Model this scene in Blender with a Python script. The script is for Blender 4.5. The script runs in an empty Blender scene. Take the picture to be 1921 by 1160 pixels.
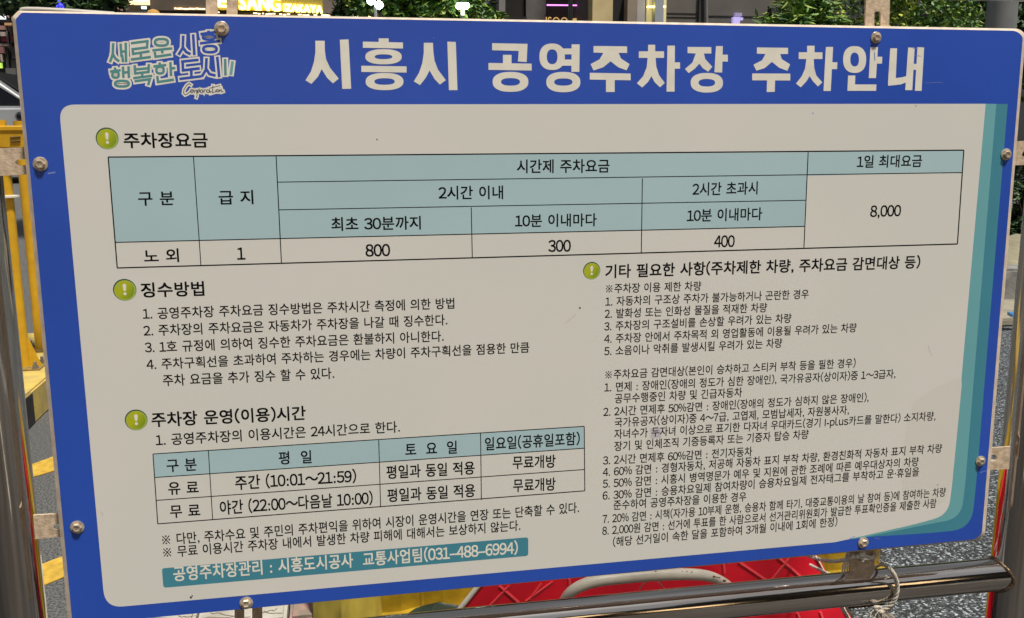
import bpy, bmesh, math, random
import numpy as np
from mathutils import Vector, Matrix
R = math.radians
random.seed(7)
S = bpy.context.scene
COL = S.collection

# ------------------------------------------------------------------ camera
FPX, CX, CY = 1800.0, 960.5, 580.0
DIST, HCAM = 1.41, 1.25
_x = np.array([10780 - CX, 200 - CY, FPX]); _x /= np.linalg.norm(_x)
_v = np.array([0, 9602.0, FPX]); _v[0] = -(_x[1]*_v[1] + _x[2]*_v[2])/_x[0]; _v /= np.linalg.norm(_v)
_z = -_v; _y = np.cross(_z, _x)
M = np.array([_x, _y, _z])
CAM = np.array([-0.3477, -DIST, HCAM])
cd = bpy.data.cameras.new("camera"); cam = bpy.data.objects.new("camera", cd); COL.objects.link(cam)
cd.sensor_width = 36; cd.lens = 36*FPX/1921; cd.clip_start = 0.05; cd.clip_end = 400
r_, d_, f_ = M[:, 0], M[:, 1], M[:, 2]
cam.matrix_world = Matrix(((r_[0], -d_[0], -f_[0], CAM[0]), (r_[1], -d_[1], -f_[1], CAM[1]),
                           (r_[2], -d_[2], -f_[2], CAM[2]), (0, 0, 0, 1)))
S.camera = cam

# ------------------------------------------------------------------ light
w = bpy.data.worlds.new("World"); S.world = w; w.use_nodes = True
nt = w.node_tree
sky = nt.nodes.new("ShaderNodeTexSky"); sky.sky_type = 'NISHITA'; sky.sun_disc = False
SUN_EL, SUN_AZ = 67, 152          # azimuth clockwise from +Y
sky.sun_elevation = R(SUN_EL); sky.sun_rotation = R(SUN_AZ)
hs = nt.nodes.new("ShaderNodeHueSaturation"); hs.inputs["Saturation"].default_value = .25      # grey night haze over the town
nt.links.new(sky.outputs[0], hs.inputs["Color"]); nt.links.new(hs.outputs[0], nt.nodes["Background"].inputs[0])
nt.nodes["Background"].inputs[1].default_value = 0.032
sl = bpy.data.lights.new("sun", 'SUN'); sl.energy = 2.3; sl.angle = R(6); sl.color = (1.0, .925, .82)
so = bpy.data.objects.new("sun", sl); COL.objects.link(so)
sd = Vector((math.sin(R(SUN_AZ))*math.cos(R(SUN_EL)), math.cos(R(SUN_AZ))*math.cos(R(SUN_EL)), math.sin(R(SUN_EL))))
so.rotation_euler = sd.to_track_quat('Z', 'Y').to_euler()
S.view_settings.view_transform = 'Standard'; S.view_settings.look = 'None'
S.view_settings.gamma = 1; S.view_settings.exposure = 1.22

# ------------------------------------------------------------------ measuring
def ray(px, py):
    q = M @ np.array([px - CX, py - CY, FPX]); return q / q[1]
def at(px, py, Y=0.0):                       # point of the plane Y seen at a photo pixel
    return CAM + ray(px, py)*(Y + DIST)
def gr(px, py, z=0.0):                       # point of the level z
    q = ray(px, py); return CAM + q*((z - HCAM)/q[2])
def V(a): return Vector((float(a[0]), float(a[1]), float(a[2])))

# ------------------------------------------------------------------ materials
MATS = {}
def mat(name, col, rough=.5, metal=0.0, noise=0.0, nscale=20, bump=0.0, bscale=60, emit=None, estr=0, col2=None,
        coat=0.0, spec=.5, aniso=None):
    if name in MATS: return MATS[name]
    m = bpy.data.materials.new(name); m.use_nodes = True
    n = m.node_tree; b = n.nodes["Principled BSDF"]
    b.inputs["Base Color"].default_value = (*col, 1); b.inputs["Roughness"].default_value = rough
    b.inputs["Metallic"].default_value = metal; b.inputs["Specular IOR Level"].default_value = spec
    if coat: b.inputs["Coat Weight"].default_value = coat; b.inputs["Coat Roughness"].default_value = .32
    tc = n.nodes.new("ShaderNodeTexCoord")
    if noise or col2:
        t = n.nodes.new("ShaderNodeTexNoise"); t.inputs["Scale"].default_value = nscale; t.inputs["Detail"].default_value = 6
        src = tc.outputs["Object"]
        if aniso:
            mp = n.nodes.new("ShaderNodeMapping"); mp.inputs["Scale"].default_value = aniso
            n.links.new(src, mp.inputs[0]); src = mp.outputs[0]
        n.links.new(src, t.inputs["Vector"])
        cr = n.nodes.new("ShaderNodeValToRGB"); e = cr.color_ramp.elements
        c2 = col2 if col2 else tuple(c*(1 - noise) for c in col)
        e[0].position = .35; e[0].color = (*c2, 1); e[1].position = .65; e[1].color = (*col, 1)
        n.links.new(t.outputs["Fac"], cr.inputs[0]); n.links.new(cr.outputs[0], b.inputs["Base Color"])
        if rough < .6:
            mr = n.nodes.new("ShaderNodeMapRange"); mr.inputs[3].default_value = rough*.8; mr.inputs[4].default_value = rough*1.25
            n.links.new(t.outputs["Fac"], mr.inputs[0]); n.links.new(mr.outputs[0], b.inputs["Roughness"])
    if bump:
        t2 = n.nodes.new("ShaderNodeTexNoise"); t2.inputs["Scale"].default_value = bscale; t2.inputs["Detail"].default_value = 5
        n.links.new(tc.outputs["Object"], t2.inputs["Vector"])
        bp = n.nodes.new("ShaderNodeBump"); bp.inputs["Strength"].default_value = bump; bp.inputs["Distance"].default_value = .004
        n.links.new(t2.outputs["Fac"], bp.inputs["Height"]); n.links.new(bp.outputs[0], b.inputs["Normal"])
    if emit:
        b.inputs["Emission Color"].default_value = (*emit, 1); b.inputs["Emission Strength"].default_value = estr
    MATS[name] = m; return m

def s2l(*c): return tuple(((v/255+.055)/1.055)**2.4 if v > 10 else v/255/12.92 for v in c)

# ------------------------------------------------------------------ mesh builder
class MB:
    def __init__(s): s.v = []; s.f = []
    def add(s, vs, fs):
        o = len(s.v); s.v += [tuple(map(float, p)) for p in vs]; s.f += [tuple(i + o for i in f) for f in fs]; return s
    def poly(s, pts): return s.add(pts, [tuple(range(len(pts)))])
    def box(s, a, b):
        x0, y0, z0 = a; x1, y1, z1 = b
        return s.add([(x0,y0,z0),(x1,y0,z0),(x1,y1,z0),(x0,y1,z0),(x0,y0,z1),(x1,y0,z1),(x1,y1,z1),(x0,y1,z1)],
              [(3,2,1,0),(4,5,6,7),(0,1,5,4),(1,2,6,5),(2,3,7,6),(3,0,4,7)])
    def prism(s, pts, d):                    # polygon swept along vector d
        n = len(pts); d = np.array(d)
        vs = [np.array(p) for p in pts]; vs += [p + d for p in vs]
        return s.add(vs, [tuple(range(n-1,-1,-1)), tuple(range(n, 2*n))] + [(i,(i+1)%n,n+(i+1)%n,n+i) for i in range(n)])
    def tube(s, path, r, n=14, caps=True):
        P = [V(p) for p in path]; rr = r if hasattr(r, '__len__') else [r]*len(P)
        t0 = (P[1]-P[0]).normalized(); up = Vector((0,0,1)) if abs(t0.z) < .9 else Vector((1,0,0))
        u = t0.cross(up).normalized(); vs = []
        for i, p in enumerate(P):
            t = (P[min(i+1,len(P)-1)] - P[max(i-1,0)]).normalized()
            u = (u - t*u.dot(t)).normalized(); q = t.cross(u)
            vs += [p + (u*math.cos(2*math.pi*k/n) + q*math.sin(2*math.pi*k/n))*rr[i] for k in range(n)]
        fs = [(i*n+k, i*n+(k+1)%n, (i+1)*n+(k+1)%n, (i+1)*n+k) for i in range(len(P)-1) for k in range(n)]
        if caps: fs += [tuple(range(n-1,-1,-1)), tuple(range((len(P)-1)*n, len(P)*n))]
        return s.add(vs, fs)
    def lathe(s, c, ax, prof, n=20):         # prof: (radius, height) along ax from c
        c = V(c); ax = V(ax).normalized(); u = ax.orthogonal().normalized(); q = ax.cross(u); vs = []
        for r, h in prof:
            vs += [c + ax*h + (u*math.cos(2*math.pi*k/n+.26) + q*math.sin(2*math.pi*k/n+.26))*r for k in range(n)]
        fs = [(i*n+k, i*n+(k+1)%n, (i+1)*n+(k+1)%n, (i+1)*n+k) for i in range(len(prof)-1) for k in range(n)]
        fs += [tuple(range(n-1,-1,-1)), tuple(range((len(prof)-1)*n, len(prof)*n))]
        return s.add(vs, fs)
    def build(s, name, m, parent=None, smooth=False, bevel=0, seg=2):
        me = bpy.data.meshes.new(name)
        org = Vector((0,0,0))
        if parent is not None:
            p = parent
            while p is not None: org = org + p.location; p = p.parent
        elif s.v:
            a = np.array(s.v); org = Vector(((a[:,0].min()+a[:,0].max())/2, (a[:,1].min()+a[:,1].max())/2, a[:,2].min()))
        me.from_pydata([(p[0]-org.x, p[1]-org.y, p[2]-org.z) for p in s.v], [], s.f); me.update()
        bm = bmesh.new(); bm.from_mesh(me)
        if bevel:
            bmesh.ops.remove_doubles(bm, verts=bm.verts, dist=1e-5)
            bmesh.ops.bevel(bm, geom=[e for e in bm.edges if e.calc_face_angle(0) > .5], offset=bevel, segments=seg, affect='EDGES', clamp_overlap=True)
        bmesh.ops.recalc_face_normals(bm, faces=bm.faces); bm.to_mesh(me); bm.free()
        if smooth:
            for p in me.polygons: p.use_smooth = True
            try: me.set_sharp_from_angle(angle=R(40))
            except Exception: pass
        me.materials.append(m)
        o = bpy.data.objects.new(name, me); COL.objects.link(o)
        if parent is None: o.location = org
        else: o.parent = parent
        return o
def tag(o, label, cat, group=None, kind=None):
    if label: o['label'] = label
    if cat: o['category'] = cat
    if group: o['group'] = group
    if kind: o['kind'] = kind
    return o
def thing(name, label, cat, loc=(0,0,0), group=None):
    o = bpy.data.objects.new(name, None); COL.objects.link(o); o.location = V(loc); o.empty_display_size = .1
    return tag(o, label, cat, group)
def part(name, parent, label=None):          # an empty that gathers sub-parts
    o = bpy.data.objects.new(name, None); COL.objects.link(o); o.parent = parent; o.empty_display_size = .05
    if label: o['label'] = label
    return o

# ------------------------------------------------------------------ ground
def ground_mat():
    m = bpy.data.materials.new("asphalt"); m.use_nodes = True; n = m.node_tree; b = n.nodes["Principled BSDF"]
    tc = n.nodes.new("ShaderNodeTexCoord")
    v = n.nodes.new("ShaderNodeTexVoronoi"); v.inputs["Scale"].default_value = 180; v.inputs["Randomness"].default_value = 1
    n.links.new(tc.outputs["Object"], v.inputs["Vector"])
    bw = n.nodes.new("ShaderNodeSeparateColor"); n.links.new(v.outputs["Color"], bw.inputs[0])
    cr = n.nodes.new("ShaderNodeValToRGB"); e = cr.color_ramp.elements
    e[0].position = .15; e[0].color = (.012,.013,.015,1); e[1].position = .97; e[1].color = (.46,.54,.60,1)
    k = e.new(.55); k.color = (.038,.045,.05,1)
    k = e.new(.82); k.color = (.14,.16,.178,1)
    n.links.new(bw.outputs[0], cr.inputs[0])
    # worn, dirtier patches away from the kerb
    t = n.nodes.new("ShaderNodeTexNoise"); t.inputs["Scale"].default_value = .9; t.inputs["Detail"].default_value = 7
    n.links.new(tc.outputs["Object"], t.inputs["Vector"])
    mx = n.nodes.new("ShaderNodeMix"); mx.data_type = 'RGBA'; mx.blend_type = 'MULTIPLY'; mx.inputs[0].default_value = 1
    c2 = n.nodes.new("ShaderNodeValToRGB"); c2.color_ramp.elements[0].position = .3; c2.color_ramp.elements[0].color = (.55,.55,.55,1)
    c2.color_ramp.elements[1].position = .7
    n.links.new(t.outputs["Fac"], c2.inputs[0]); n.links.new(cr.outputs[0], mx.inputs[6]); n.links.new(c2.outputs[0], mx.inputs[7])
    n.links.new(mx.outputs[2], b.inputs["Base Color"]); b.inputs["Roughness"].default_value = .75
    bp = n.nodes.new("ShaderNodeBump"); bp.inputs["Strength"].default_value = .8; bp.inputs["Distance"].default_value = .004
    n.links.new(v.outputs["Distance"], bp.inputs["Height"]); bp.invert = True
    n.links.new(bp.outputs[0], b.inputs["Normal"])
    return m
def gz(y): 
    t = min(max((y - 4.6)/9.0, 0), 1); return .5*t*t*(3-2*t)
ys = [-60, -20, 0, 2, 4.0, 4.6] + [4.6 + .6*i for i in range(1, 16)] + [20, 60]
g = MB()
for i in range(len(ys)-1):
    for x0, x1 in ((-60,-8),(-8,8),(8,60)):
        g.add([(x0,ys[i],gz(ys[i])),(x1,ys[i],gz(ys[i])),(x1,ys[i+1],gz(ys[i+1])),(x0,ys[i+1],gz(ys[i+1]))],[(0,1,2,3)])
go = g.build("ground", ground_mat(), smooth=False); tag(go, None, None, kind="structure")

sm = mat("worn_asphalt", (.15,.155,.155), .8, col2=(.018,.019,.02), nscale=150, bump=.7, bscale=160)
g = MB(); y2 = [.95] + [y for y in ys if y >= 2]
for i in range(len(y2)-1):
    g.add([(-40,y2[i],gz(y2[i])+.0025),(.35,y2[i],gz(y2[i])+.0025),(.35,y2[i+1],gz(y2[i+1])+.0025),(-40,y2[i+1],gz(y2[i+1])+.0025)],[(0,1,2,3)])
o = g.build("lane", sm); tag(o, None, None, kind="structure")
o = MB().box((-14,-9.6,.0),(14,.25,.004)).build("road", mat("dark_mirror_ground", (.018,.018,.019), .6, noise=.4, nscale=60, bump=.3, bscale=200)); tag(o, None, None, kind="structure")  # dark ground added out of view, so the posts mirror less light
wl_ = mat("mirror_line_white", (.55,.54,.50), .7, noise=.3, nscale=25)
for k in range(9):  # unseen white lines, added to streak the reflections in the posts
    o = MB().box((-9.2+2.3*k,-6.6,.0045),(-9.08+2.3*k,-1.7,.0075)).build("added_mirror_line", wl_); tag(o, "added unseen white line that puts light streaks in the steel posts", "road marking", "added white lines mirrored in the posts")
yel_paint = mat("yellow_road_paint", (.62,.40,.05), .7, noise=.35, nscale=30, bump=.4, bscale=120)
for px, lab in ((((61,872),(61,896),(108,882),(108,855)), "yellow stripe painted on the asphalt in front of the yellow kerb"),
                (((79,1060),(85,1098),(128,1080),(125,1042)), "nearer yellow stripe painted on the asphalt, crossing behind the lower left bracket")):
    P = [gr(*p, .004) for p in px]
    d0 = P[3]-P[0]; d1 = P[2]-P[1]
    P = [P[0]-d0*.8, P[1]-d1*.8, P[2]+d1*2.2, P[3]+d0*2.2]
    for p in P: p[2] = .004
    o = MB().prism(P, (0,0,.003)).build("road_stripe", yel_paint); tag(o, lab, "road marking", "yellow stripes on the asphalt")

# ------------------------------------------------------------------ the sign board
def rnd(pts, rads, n=6):                     # round the corners of a 2-D polygon
    out = []; N = len(pts)
    for i, p in enumerate(pts):
        r = rads[i] if hasattr(rads, '__len__') else rads
        p = np.array(p, float); a = np.array(pts[i-1], float); b = np.array(pts[(i+1) % N], float)
        if r <= 0: out.append(p); continue
        u = (a-p)/np.linalg.norm(a-p); v = (b-p)/np.linalg.norm(b-p)
        k = min(r, .45*np.linalg.norm(a-p), .45*np.linalg.norm(b-p))
        for t in np.linspace(0, 1, n): out.append((1-t)**2*(p+u*k) + 2*t*(1-t)*p + t*t*(p+v*k))
    return out
LY = 0.00003                                 # one layer of printed film
def film(mb, pts, lay): 
    mb.poly([at(x, y, 0) + np.array([0, -LY*lay, 0]) for x, y in pts]); return mb

blue   = mat("blue_film", (.019,.083,.50), .38, noise=.14, nscale=3, coat=.4, spec=.5)
white  = mat("white_film", (.680,.668,.638), .5, col2=(.645,.658,.625), nscale=2.6, spec=.35)
ink    = mat("black_ink", (.004,.004,.005), .6, spec=.08)
lettw  = mat("white_lettering", (.80,.78,.70), .5, noise=.08, nscale=40)
tealL  = mat("light_teal_film", (.145,.40,.45), .5, noise=.05, nscale=4)
tealD  = mat("teal_film", (.052,.245,.335), .5, noise=.05, nscale=4)
cellm  = mat("pale_blue_film", (.40,.57,.62), .5, noise=.05, nscale=4)
alu    = mat("aluminium_edge", (.66,.56,.46), .45, noise=.22, nscale=60)

sign = thing("information_sign", "large blue and white Korean parking fee board bolted to the steel pipe stand", "sign", (0, 0, at(960,1070)[2]))
print_ol = rnd([(29.5,36),(41,24),(1906,58),(1919,68),(1842,1001),(1829,1012),(300,1157.6),(148,1173),(136,1172)], [3,3,8,8,6,6,0,4,4], 5)
ctr = np.array([960, 580.])
# the plate: front face, a narrow chamfered margin, a returned edge
def grow(p, l, t, r, b):
    return (p[0] + (-l if p[0] < 900 else r), p[1] + (-t if p[1] < 500 else b))
outer = [grow(p, 9, 4.5, 9, 3.5) for p in print_ol]
board = MB(); N = len(print_ol)
f0 = [at(*p, 0) for p in print_ol]; f1 = [at(*p, 0) + np.array([0,.0045,0]) for p in outer]; f2 = [p + np.array([0,.018,0]) for p in f1]
board.add(f0+f1+f2, [tuple(range(N)), tuple(range(3*N-1, 2*N-1, -1))] + [(i,(i+1)%N,N+(i+1)%N,N+i) for i in range(N)] + [(N+i,N+(i+1)%N,2*N+(i+1)%N,2*N+i) for i in range(N)])
board.build("backing_plate", alu, sign)
film(MB(), print_ol, 1).build("blue_film", blue, sign)
panel = rnd([(110.5,196.5),(1849,195),(1786.5,905),(1779,966),(1720,983),(1566,1017.5),(197,1141)], [30,0,10,38,60,0,34], 9)
tD = rnd([(1845,195),(1890.5,195.4),(1831.5,905),(1822,993),(1735,1001),(1627,1007.6),(1560,1017),(1600,960)], [0,0,10,62,60,0,0,0], 10)
tL = rnd([(1845,195),(1869,195.2),(1811,905),(1803,972),(1730,986),(1627,1007),(1563,1016.8),(1600,960)], [0,0,10,52,50,0,0,0], 10)
film(MB(), tD, 2).build("teal_stripe", tealD, sign)
film(MB(), tL, 3).build("light_teal_stripe", tealL, sign)
film(MB(), panel, 4).build("white_panel", white, sign)

# ---- printed text from the built-in font, laid along a line of the board
tc_ = bpy.data.curves.new("lettering", 'FONT'); tc_.size = 1; tc_.resolution_u = 3
to_ = bpy.data.objects.new("lettering", tc_); COL.objects.link(to_)
GC = {}
FW = {c: chr(ord(c)+0xFEE0) for c in "0123456789()%plus"}     # the rounder digits of the Korean face
ADV = {' ': .34, '.': .27, ',': .27, ':': .32, '·': .26, '–': .56, '-': .42, '～': .86, '※': .92, '(': .36, ')': .36, '%': .86, '1': .54}
_v = []; _f = []
for a_ in (45, 135):
    c_, n_ = np.array([math.cos(R(a_)), math.sin(R(a_))]), np.array([-math.sin(R(a_)), math.cos(R(a_))]); o_ = len(_v)
    _v += [c_*.43+n_*.02, -c_*.43+n_*.02, -c_*.43-n_*.02, c_*.43-n_*.02]; _f.append((o_,o_+1,o_+2,o_+3))
for dx, dz in ((.28,0),(-.28,0),(0,.28),(0,-.28)):
    o_ = len(_v); _v += [np.array([dx+i*.05, dz+j*.05]) for i, j in ((-1,-1),(1,-1),(1,1),(-1,1))]; _f.append((o_,o_+1,o_+2,o_+3))
GC['※'] = (np.array(_v) + np.array([.47,.36]), _f)
def load_glyphs(text):                       # every character on its own line of one text, then taken apart
    chars = sorted({c for c in text if c != ' ' and c not in GC}); tc_.body = "\n".join(FW.get(c, c) for c in chars); tc_.space_line = 4
    bpy.context.view_layer.update()
    me = bpy.data.meshes.new_from_object(to_.evaluated_get(bpy.context.evaluated_depsgraph_get()))
    v = np.array([p.co[:2] for p in me.vertices]); row = np.rint((.375 - v[:,1])/4).astype(int); new = np.zeros(len(v), int)
    for k, c in enumerate(chars):
        idx = np.nonzero(row == k)[0]; new[idx] = np.arange(len(idx)); GC[c] = (v[idx] + np.array([0, 4.0*k]), [])
    for p in me.polygons:
        q = list(p.vertices); GC[chars[row[q[0]]]][1].append(tuple(int(new[i]) for i in q))
    bpy.data.meshes.remove(me)
def glyphs(text):
    if any(c not in GC for c in text if c != ' '): load_glyphs(text)
    vs = []; fs = []; x = 0.0; n = 0
    for ch in text:
        if ch == ' ': x += ADV[' ']; continue
        v, f = GC[ch]; v = v.copy()
        if ord(ch) > 0xAC00: adv = .93; v[:,0] += x
        elif ch == '※': adv = .98; v[:,0] += x
        else:
            wd = v[:,0].max() - v[:,0].min(); adv = ADV.get(ch, .56 if ch.isdigit() else wd + .10); 
            v[:,0] += x - v[:,0].min() + (adv - wd)/2
        vs.append(v); fs += [tuple(i+n for i in q) for q in f]; n += len(v); x += adv
    return np.vstack(vs), fs
def text(mb, s, x0, y0, x1, y1, h, bold=.012, lay=7, Y=0.0):
    v, f = glyphs(s)
    A = at(x0, y0, Y); H = np.linalg.norm(at(x0, y0-h/2, Y) - at(x0, y0+h/2, Y))/.90
    a, b = v[:,0].min(), v[:,0].max()
    B = at(x1, y1, Y) if x1 is not None else A + np.array([(b-a)*H*.9, 0, 0])
    up = np.array([0,0,1.0]); off = np.array([0,-LY*lay,0])
    d = (B-A)/(b-a); q = A + (v[:,0:1]-a)*d + (v[:,1:2]-.375)*up*H + off
    for i, (dx, dz) in enumerate(((-1,-1),(1,-1),(1,1),(-1,1))):     # stroke weight: four impressions a hair apart
        mb.add((q + dx*bold*d + dz*bold*up*H + np.array([0,-LY*.3*i,0])).tolist(), f)
    return mb

# ---- title, traced stroke by stroke
def t2(p): return (540 + p[0]/3.0984, 50 + p[1]/3.0984)
def t3(p): return (1160 + p[0]/3.0984, 50 + p[1]/3.0984)
def t6(p): return (640 + p[0]/3.0016, p[1]/3.0016)
def ring(mb, tr, c, R0, R1, lay, e=2.35, n=40):
    vs = []
    for r in (R0, R1):
        for k in range(n):
            a = 2*math.pi*k/n; ca, sa = math.cos(a), math.sin(a)
            q = tr((c[0] + r[0]*math.copysign(abs(ca)**(2/e), ca), c[1] + r[1]*math.copysign(abs(sa)**(2/e), sa)))
            vs.append(at(*q, 0) + np.array([0,-LY*lay,0]))
    mb.add(vs, [(k,(k+1)%n,n+(k+1)%n,n+k) for k in range(n)])
title = MB(); _l = [7.0]
def word():
    global title
    title.build("title_word", lettw, sign); title = MB()
def tp(tr, *polys):
    for p in polys: _l[0] = 7 + (_l[0]-7+.12) % 1.2; film(title, [tr(q) for q in p], _l[0])
def tr_(tr, c, a, b): _l[0] = 7 + (_l[0]-7+.12) % 1.2; ring(title, tr, c, a, b, _l[0])
tp(t2, [(160,83),(214,83),(215,140),(222,190),(245,240),(296,303),(262,331),(228,298),(197,248),(175,292),(137,334),(102,313),(135,260),(152,205),(160,150)],
       [(302,77),(353,75),(368,362),(316,363)])
tp(t2, [(528,69),(586,69),(586,95),(528,95)], [(436,88),(669,93),(669,128),(436,124)], [(427,228),(690,232),(690,268),(427,264)])
tr_(t2, (556,176), (106,44), (51,14)); tr_(t2, (562,320), (110,50), (59,19))
tp(t2, [(790,95),(843,95),(846,150),(853,200),(872,250),(918,312),(884,338),(852,305),(824,256),(802,298),(768,341),(732,319),(762,270),(781,215),(790,155)],
       [(927,88),(976,90),(986,370),(936,370)])
word()
tp(t2, [(1187,97),(1393,101),(1388,207),(1337,203),(1342,142),(1187,138)], [(1250,165),(1300,165),(1300,216),(1250,216)], [(1166,212),(1417,216),(1417,256),(1166,252)])
tr_(t2, (1294,322), (104,58), (55,22))
tr_(t2, (1536,176), (74,77), (31,43)); tr_(t2, (1601,323), (99,59), (53,21))
tp(t2, [(1649,104),(1696,104),(1694,264),(1648,264)], [(1590,128),(1655,128),(1655,162),(1598,162)], [(1598,192),(1655,192),(1655,228),(1590,228)])
tp(t6, [(1421,260),(1610,262),(1610,299),(1562,299),(1575,330),(1624,362),(1607,397),(1560,380),(1517,346),(1475,380),(1421,398),(1404,362),(1455,335),(1476,299),(1421,297)],
       [(1400,411),(1630,415),(1630,453),(1400,449)], [(1491,448),(1540,448),(1540,519),(1491,519)])
tp(t6, [(1728,253),(1768,253),(1768,294),(1728,294)], [(1676,290),(1818,290),(1818,327),(1676,327)],
       [(1726,322),(1770,322),(1774,375),(1790,425),(1822,468),(1795,493),(1764,462),(1747,430),(1728,462),(1695,494),(1665,470),(1700,430),(1720,380)],
       [(1837,258),(1879,258),(1877,517),(1832,517)], [(1876,352),(1908,352),(1908,388),(1876,388)])
tp(t3, [(402,119),(540,120),(540,157),(497,157),(505,190),(546,234),(522,263),(490,242),(470,216),(445,245),(408,271),(387,247),(430,210),(450,157),(402,155)],
       [(567,114),(607,114),(603,268),(558,266)], [(602,164),(636,164),(636,204),(602,204)])
tr_(t3, (514,327), (94,57), (48,22))
word()
tp(t3, [(805,122),(986,124),(986,160),(940,160),(950,190),(998,220),(982,258),(935,240),(892,206),(850,242),(802,257),(785,222),(835,196),(855,160),(805,158)],
       [(778,273),(999,274),(999,314),(778,313)], [(864,310),(911,310),(909,380),(862,381)])
tp(t3, [(1097,112),(1140,112),(1140,154),(1097,154)], [(1048,150),(1186,150),(1186,189),(1048,189)],
       [(1093,185),(1135,185),(1138,240),(1150,285),(1185,325),(1160,349),(1130,318),(1112,288),(1092,320),(1060,354),(1032,332),(1065,290),(1085,245)],
       [(1206,119),(1248,119),(1234,375),(1192,375)], [(1238,208),(1273,208),(1271,248),(1236,248)])
tr_(t3, (1373,192), (67,78), (25,40))
tp(t3, [(1465,120),(1509,120),(1497,300),(1455,300)], [(1500,176),(1534,176),(1532,216),(1498,216)], [(1335,285),(1377,285),(1375,337),(1500,337),(1498,374),(1331,374)])
tp(t3, [(1580,127),(1620,127),(1612,300),(1650,295),(1674,288),(1672,325),(1640,337),(1568,345),(1567,325)],
       [(1684,122),(1722,124),(1708,370),(1667,370)], [(1738,120),(1777,122),(1762,374),(1723,374)], [(1712,217),(1745,217),(1743,252),(1710,252)])
word()

# ---- logo: outlined brush lettering
logo = part("logo", sign)
def tl(p): return (180 + p[0]/6.4033, 30 + p[1]/6.4033)
def stroke(mb, pts, w, lay, tr=tl, capx=True):   # a mitred ribbon of constant width
    Q = [np.array(tr(p)) for p in pts]; wd = w/6.4033/2; n = len(Q); closed = n > 8 and np.linalg.norm(Q[0]-Q[-1]) < .5
    Lp = []; Rp = []
    for i in range(n):
        a = Q[i-1] if i else (Q[-2] if closed else None); b = Q[i+1] if i < n-1 else (Q[1] if closed else None)
        t1 = (Q[i]-a)/np.linalg.norm(Q[i]-a) if a is not None else None; t2_ = (b-Q[i])/np.linalg.norm(b-Q[i]) if b is not None else None
        t1 = t2_ if t1 is None else t1; t2_ = t1 if t2_ is None else t2_
        m_ = t1 + t2_; m_ = m_/max(np.linalg.norm(m_), .3); nn = np.array([-m_[1], m_[0]]); k_ = 1/max(.5, float(nn @ np.array([-t1[1], t1[0]])))
        p = Q[i] if closed or 0 < i < n-1 else Q[i] + (t1 if i else -t1)*wd*(.8 if capx else 0)
        Lp.append(p + nn*wd*k_); Rp.append(p - nn*wd*k_)
    for i in range(n-1): film(mb, [Lp[i], Lp[i+1], Rp[i+1], Rp[i]], lay + (i % 2)*.05)
def oval(cx, cy, rx, ry, n=18, e=2.6):
    return [(cx + rx*math.copysign(abs(math.cos(t))**(2/e), math.cos(t)), cy + ry*math.copysign(abs(math.sin(t))**(2/e), math.sin(t))) for t in np.linspace(0, 2*math.pi, n)]
TEAL = [[(207,340),(203,450),(190,500),(172,545)],[(203,460),(235,515),(270,540)],[(297,345),(306,480)],[(306,430),(345,428)],[(358,335),(362,545)],[(316,480),(325,545)],
  [(432,328),(622,304)],[(618,304),(614,375)],[(438,402),(614,380)],[(442,402),(446,458)],[(446,458),(632,428)],[(540,450),(540,510)],[(432,524),(648,496)],
  oval(787,318,78,40),[(690,415),(905,392)],[(795,408),(797,440)],[(708,445),(716,492),(895,466)],
  [(230,632),(232,655)],[(180,668),(285,655)],oval(236,708,38,36),[(325,622),(330,735)],[(335,682),(372,678)],[(392,618),(396,735)],oval(312,815,82,34),
  [(466,605),(472,692)],[(635,592),(632,676)],[(470,645),(632,630)],[(472,692),(632,674)],[(555,688),(557,735)],[(460,748),(665,722)],[(475,785),(648,762),(630,822)],
  [(766,572),(767,598)],[(702,608),(832,592)],oval(770,652,44,40),[(895,568),(902,712)],[(905,632),(942,628)],[(738,735),(746,795),(925,768)],
  [(1552,530),(1556,705)],[(1640,560),(1622,695)]]
BLUE = [[(1048,250),(1043,385),(998,458)],[(1048,385),(1085,435),(1125,455)],[(1168,235),(1182,460)],[(1352,190),(1353,210)],[(1268,218),(1430,196)],oval(1357,255,72,30),
  [(1262,330),(1480,304)],oval(1370,400,80,38),
  [(1035,550),(1220,530)],[(1042,555),(1046,655)],[(1046,655),(1235,632)],[(1145,650),(1147,725)],[(1015,757),(1255,728)],
  [(1328,520),(1322,645),(1278,720)],[(1325,640),(1365,700),(1425,715)],[(1458,505),(1480,725)]]
SCR = [[(1145,832),(1120,815),(1090,835),(1058,885),(1052,930),(1072,950),(1105,935),(1135,905)],oval(1152,905,15,20,12),[(1172,890),(1185,925),(1190,895),(1212,890)],
  [(1212,890),(1215,960),(1205,985)],[(1215,900),(1240,885),(1250,905),(1222,925)],oval(1268,905,14,18,12),[(1285,890),(1297,922),(1303,892),(1322,886)],oval(1345,905,18,16,12),[(1362,885),(1372,922),(1392,905)],
  [(1405,835),(1400,925),(1425,915)],[(1360,872),(1490,838)],[(1430,890),(1437,920)],oval(1462,900,15,15,12),[(1485,885),(1488,918)],[(1488,900),(1505,883),(1512,915),(1532,908)]]
a = MB(); b = MB(); c = MB(); c2 = MB(); dd = MB(); k = 0
for s_ in TEAL + BLUE: stroke(a, s_, 74, 2 + (k % 12)*.1); k += 1
for s_ in SCR: stroke(a, s_, 46, 2 + (k % 12)*.1); k += 1
b_words = [TEAL[:17], TEAL[17:-2], TEAL[-2:-1]]
for wd_, nm in zip(b_words, ("teal_word", "teal_word", "teal_bar")):
    b = MB()
    for s_ in wd_: stroke(b, s_, 31, 4 + (k % 12)*.1); k += 1
    b.build(nm, mat("logo_teal", (.085,.27,.285), .5), logo)
stroke(c2, TEAL[-1], 34, 5)
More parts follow.
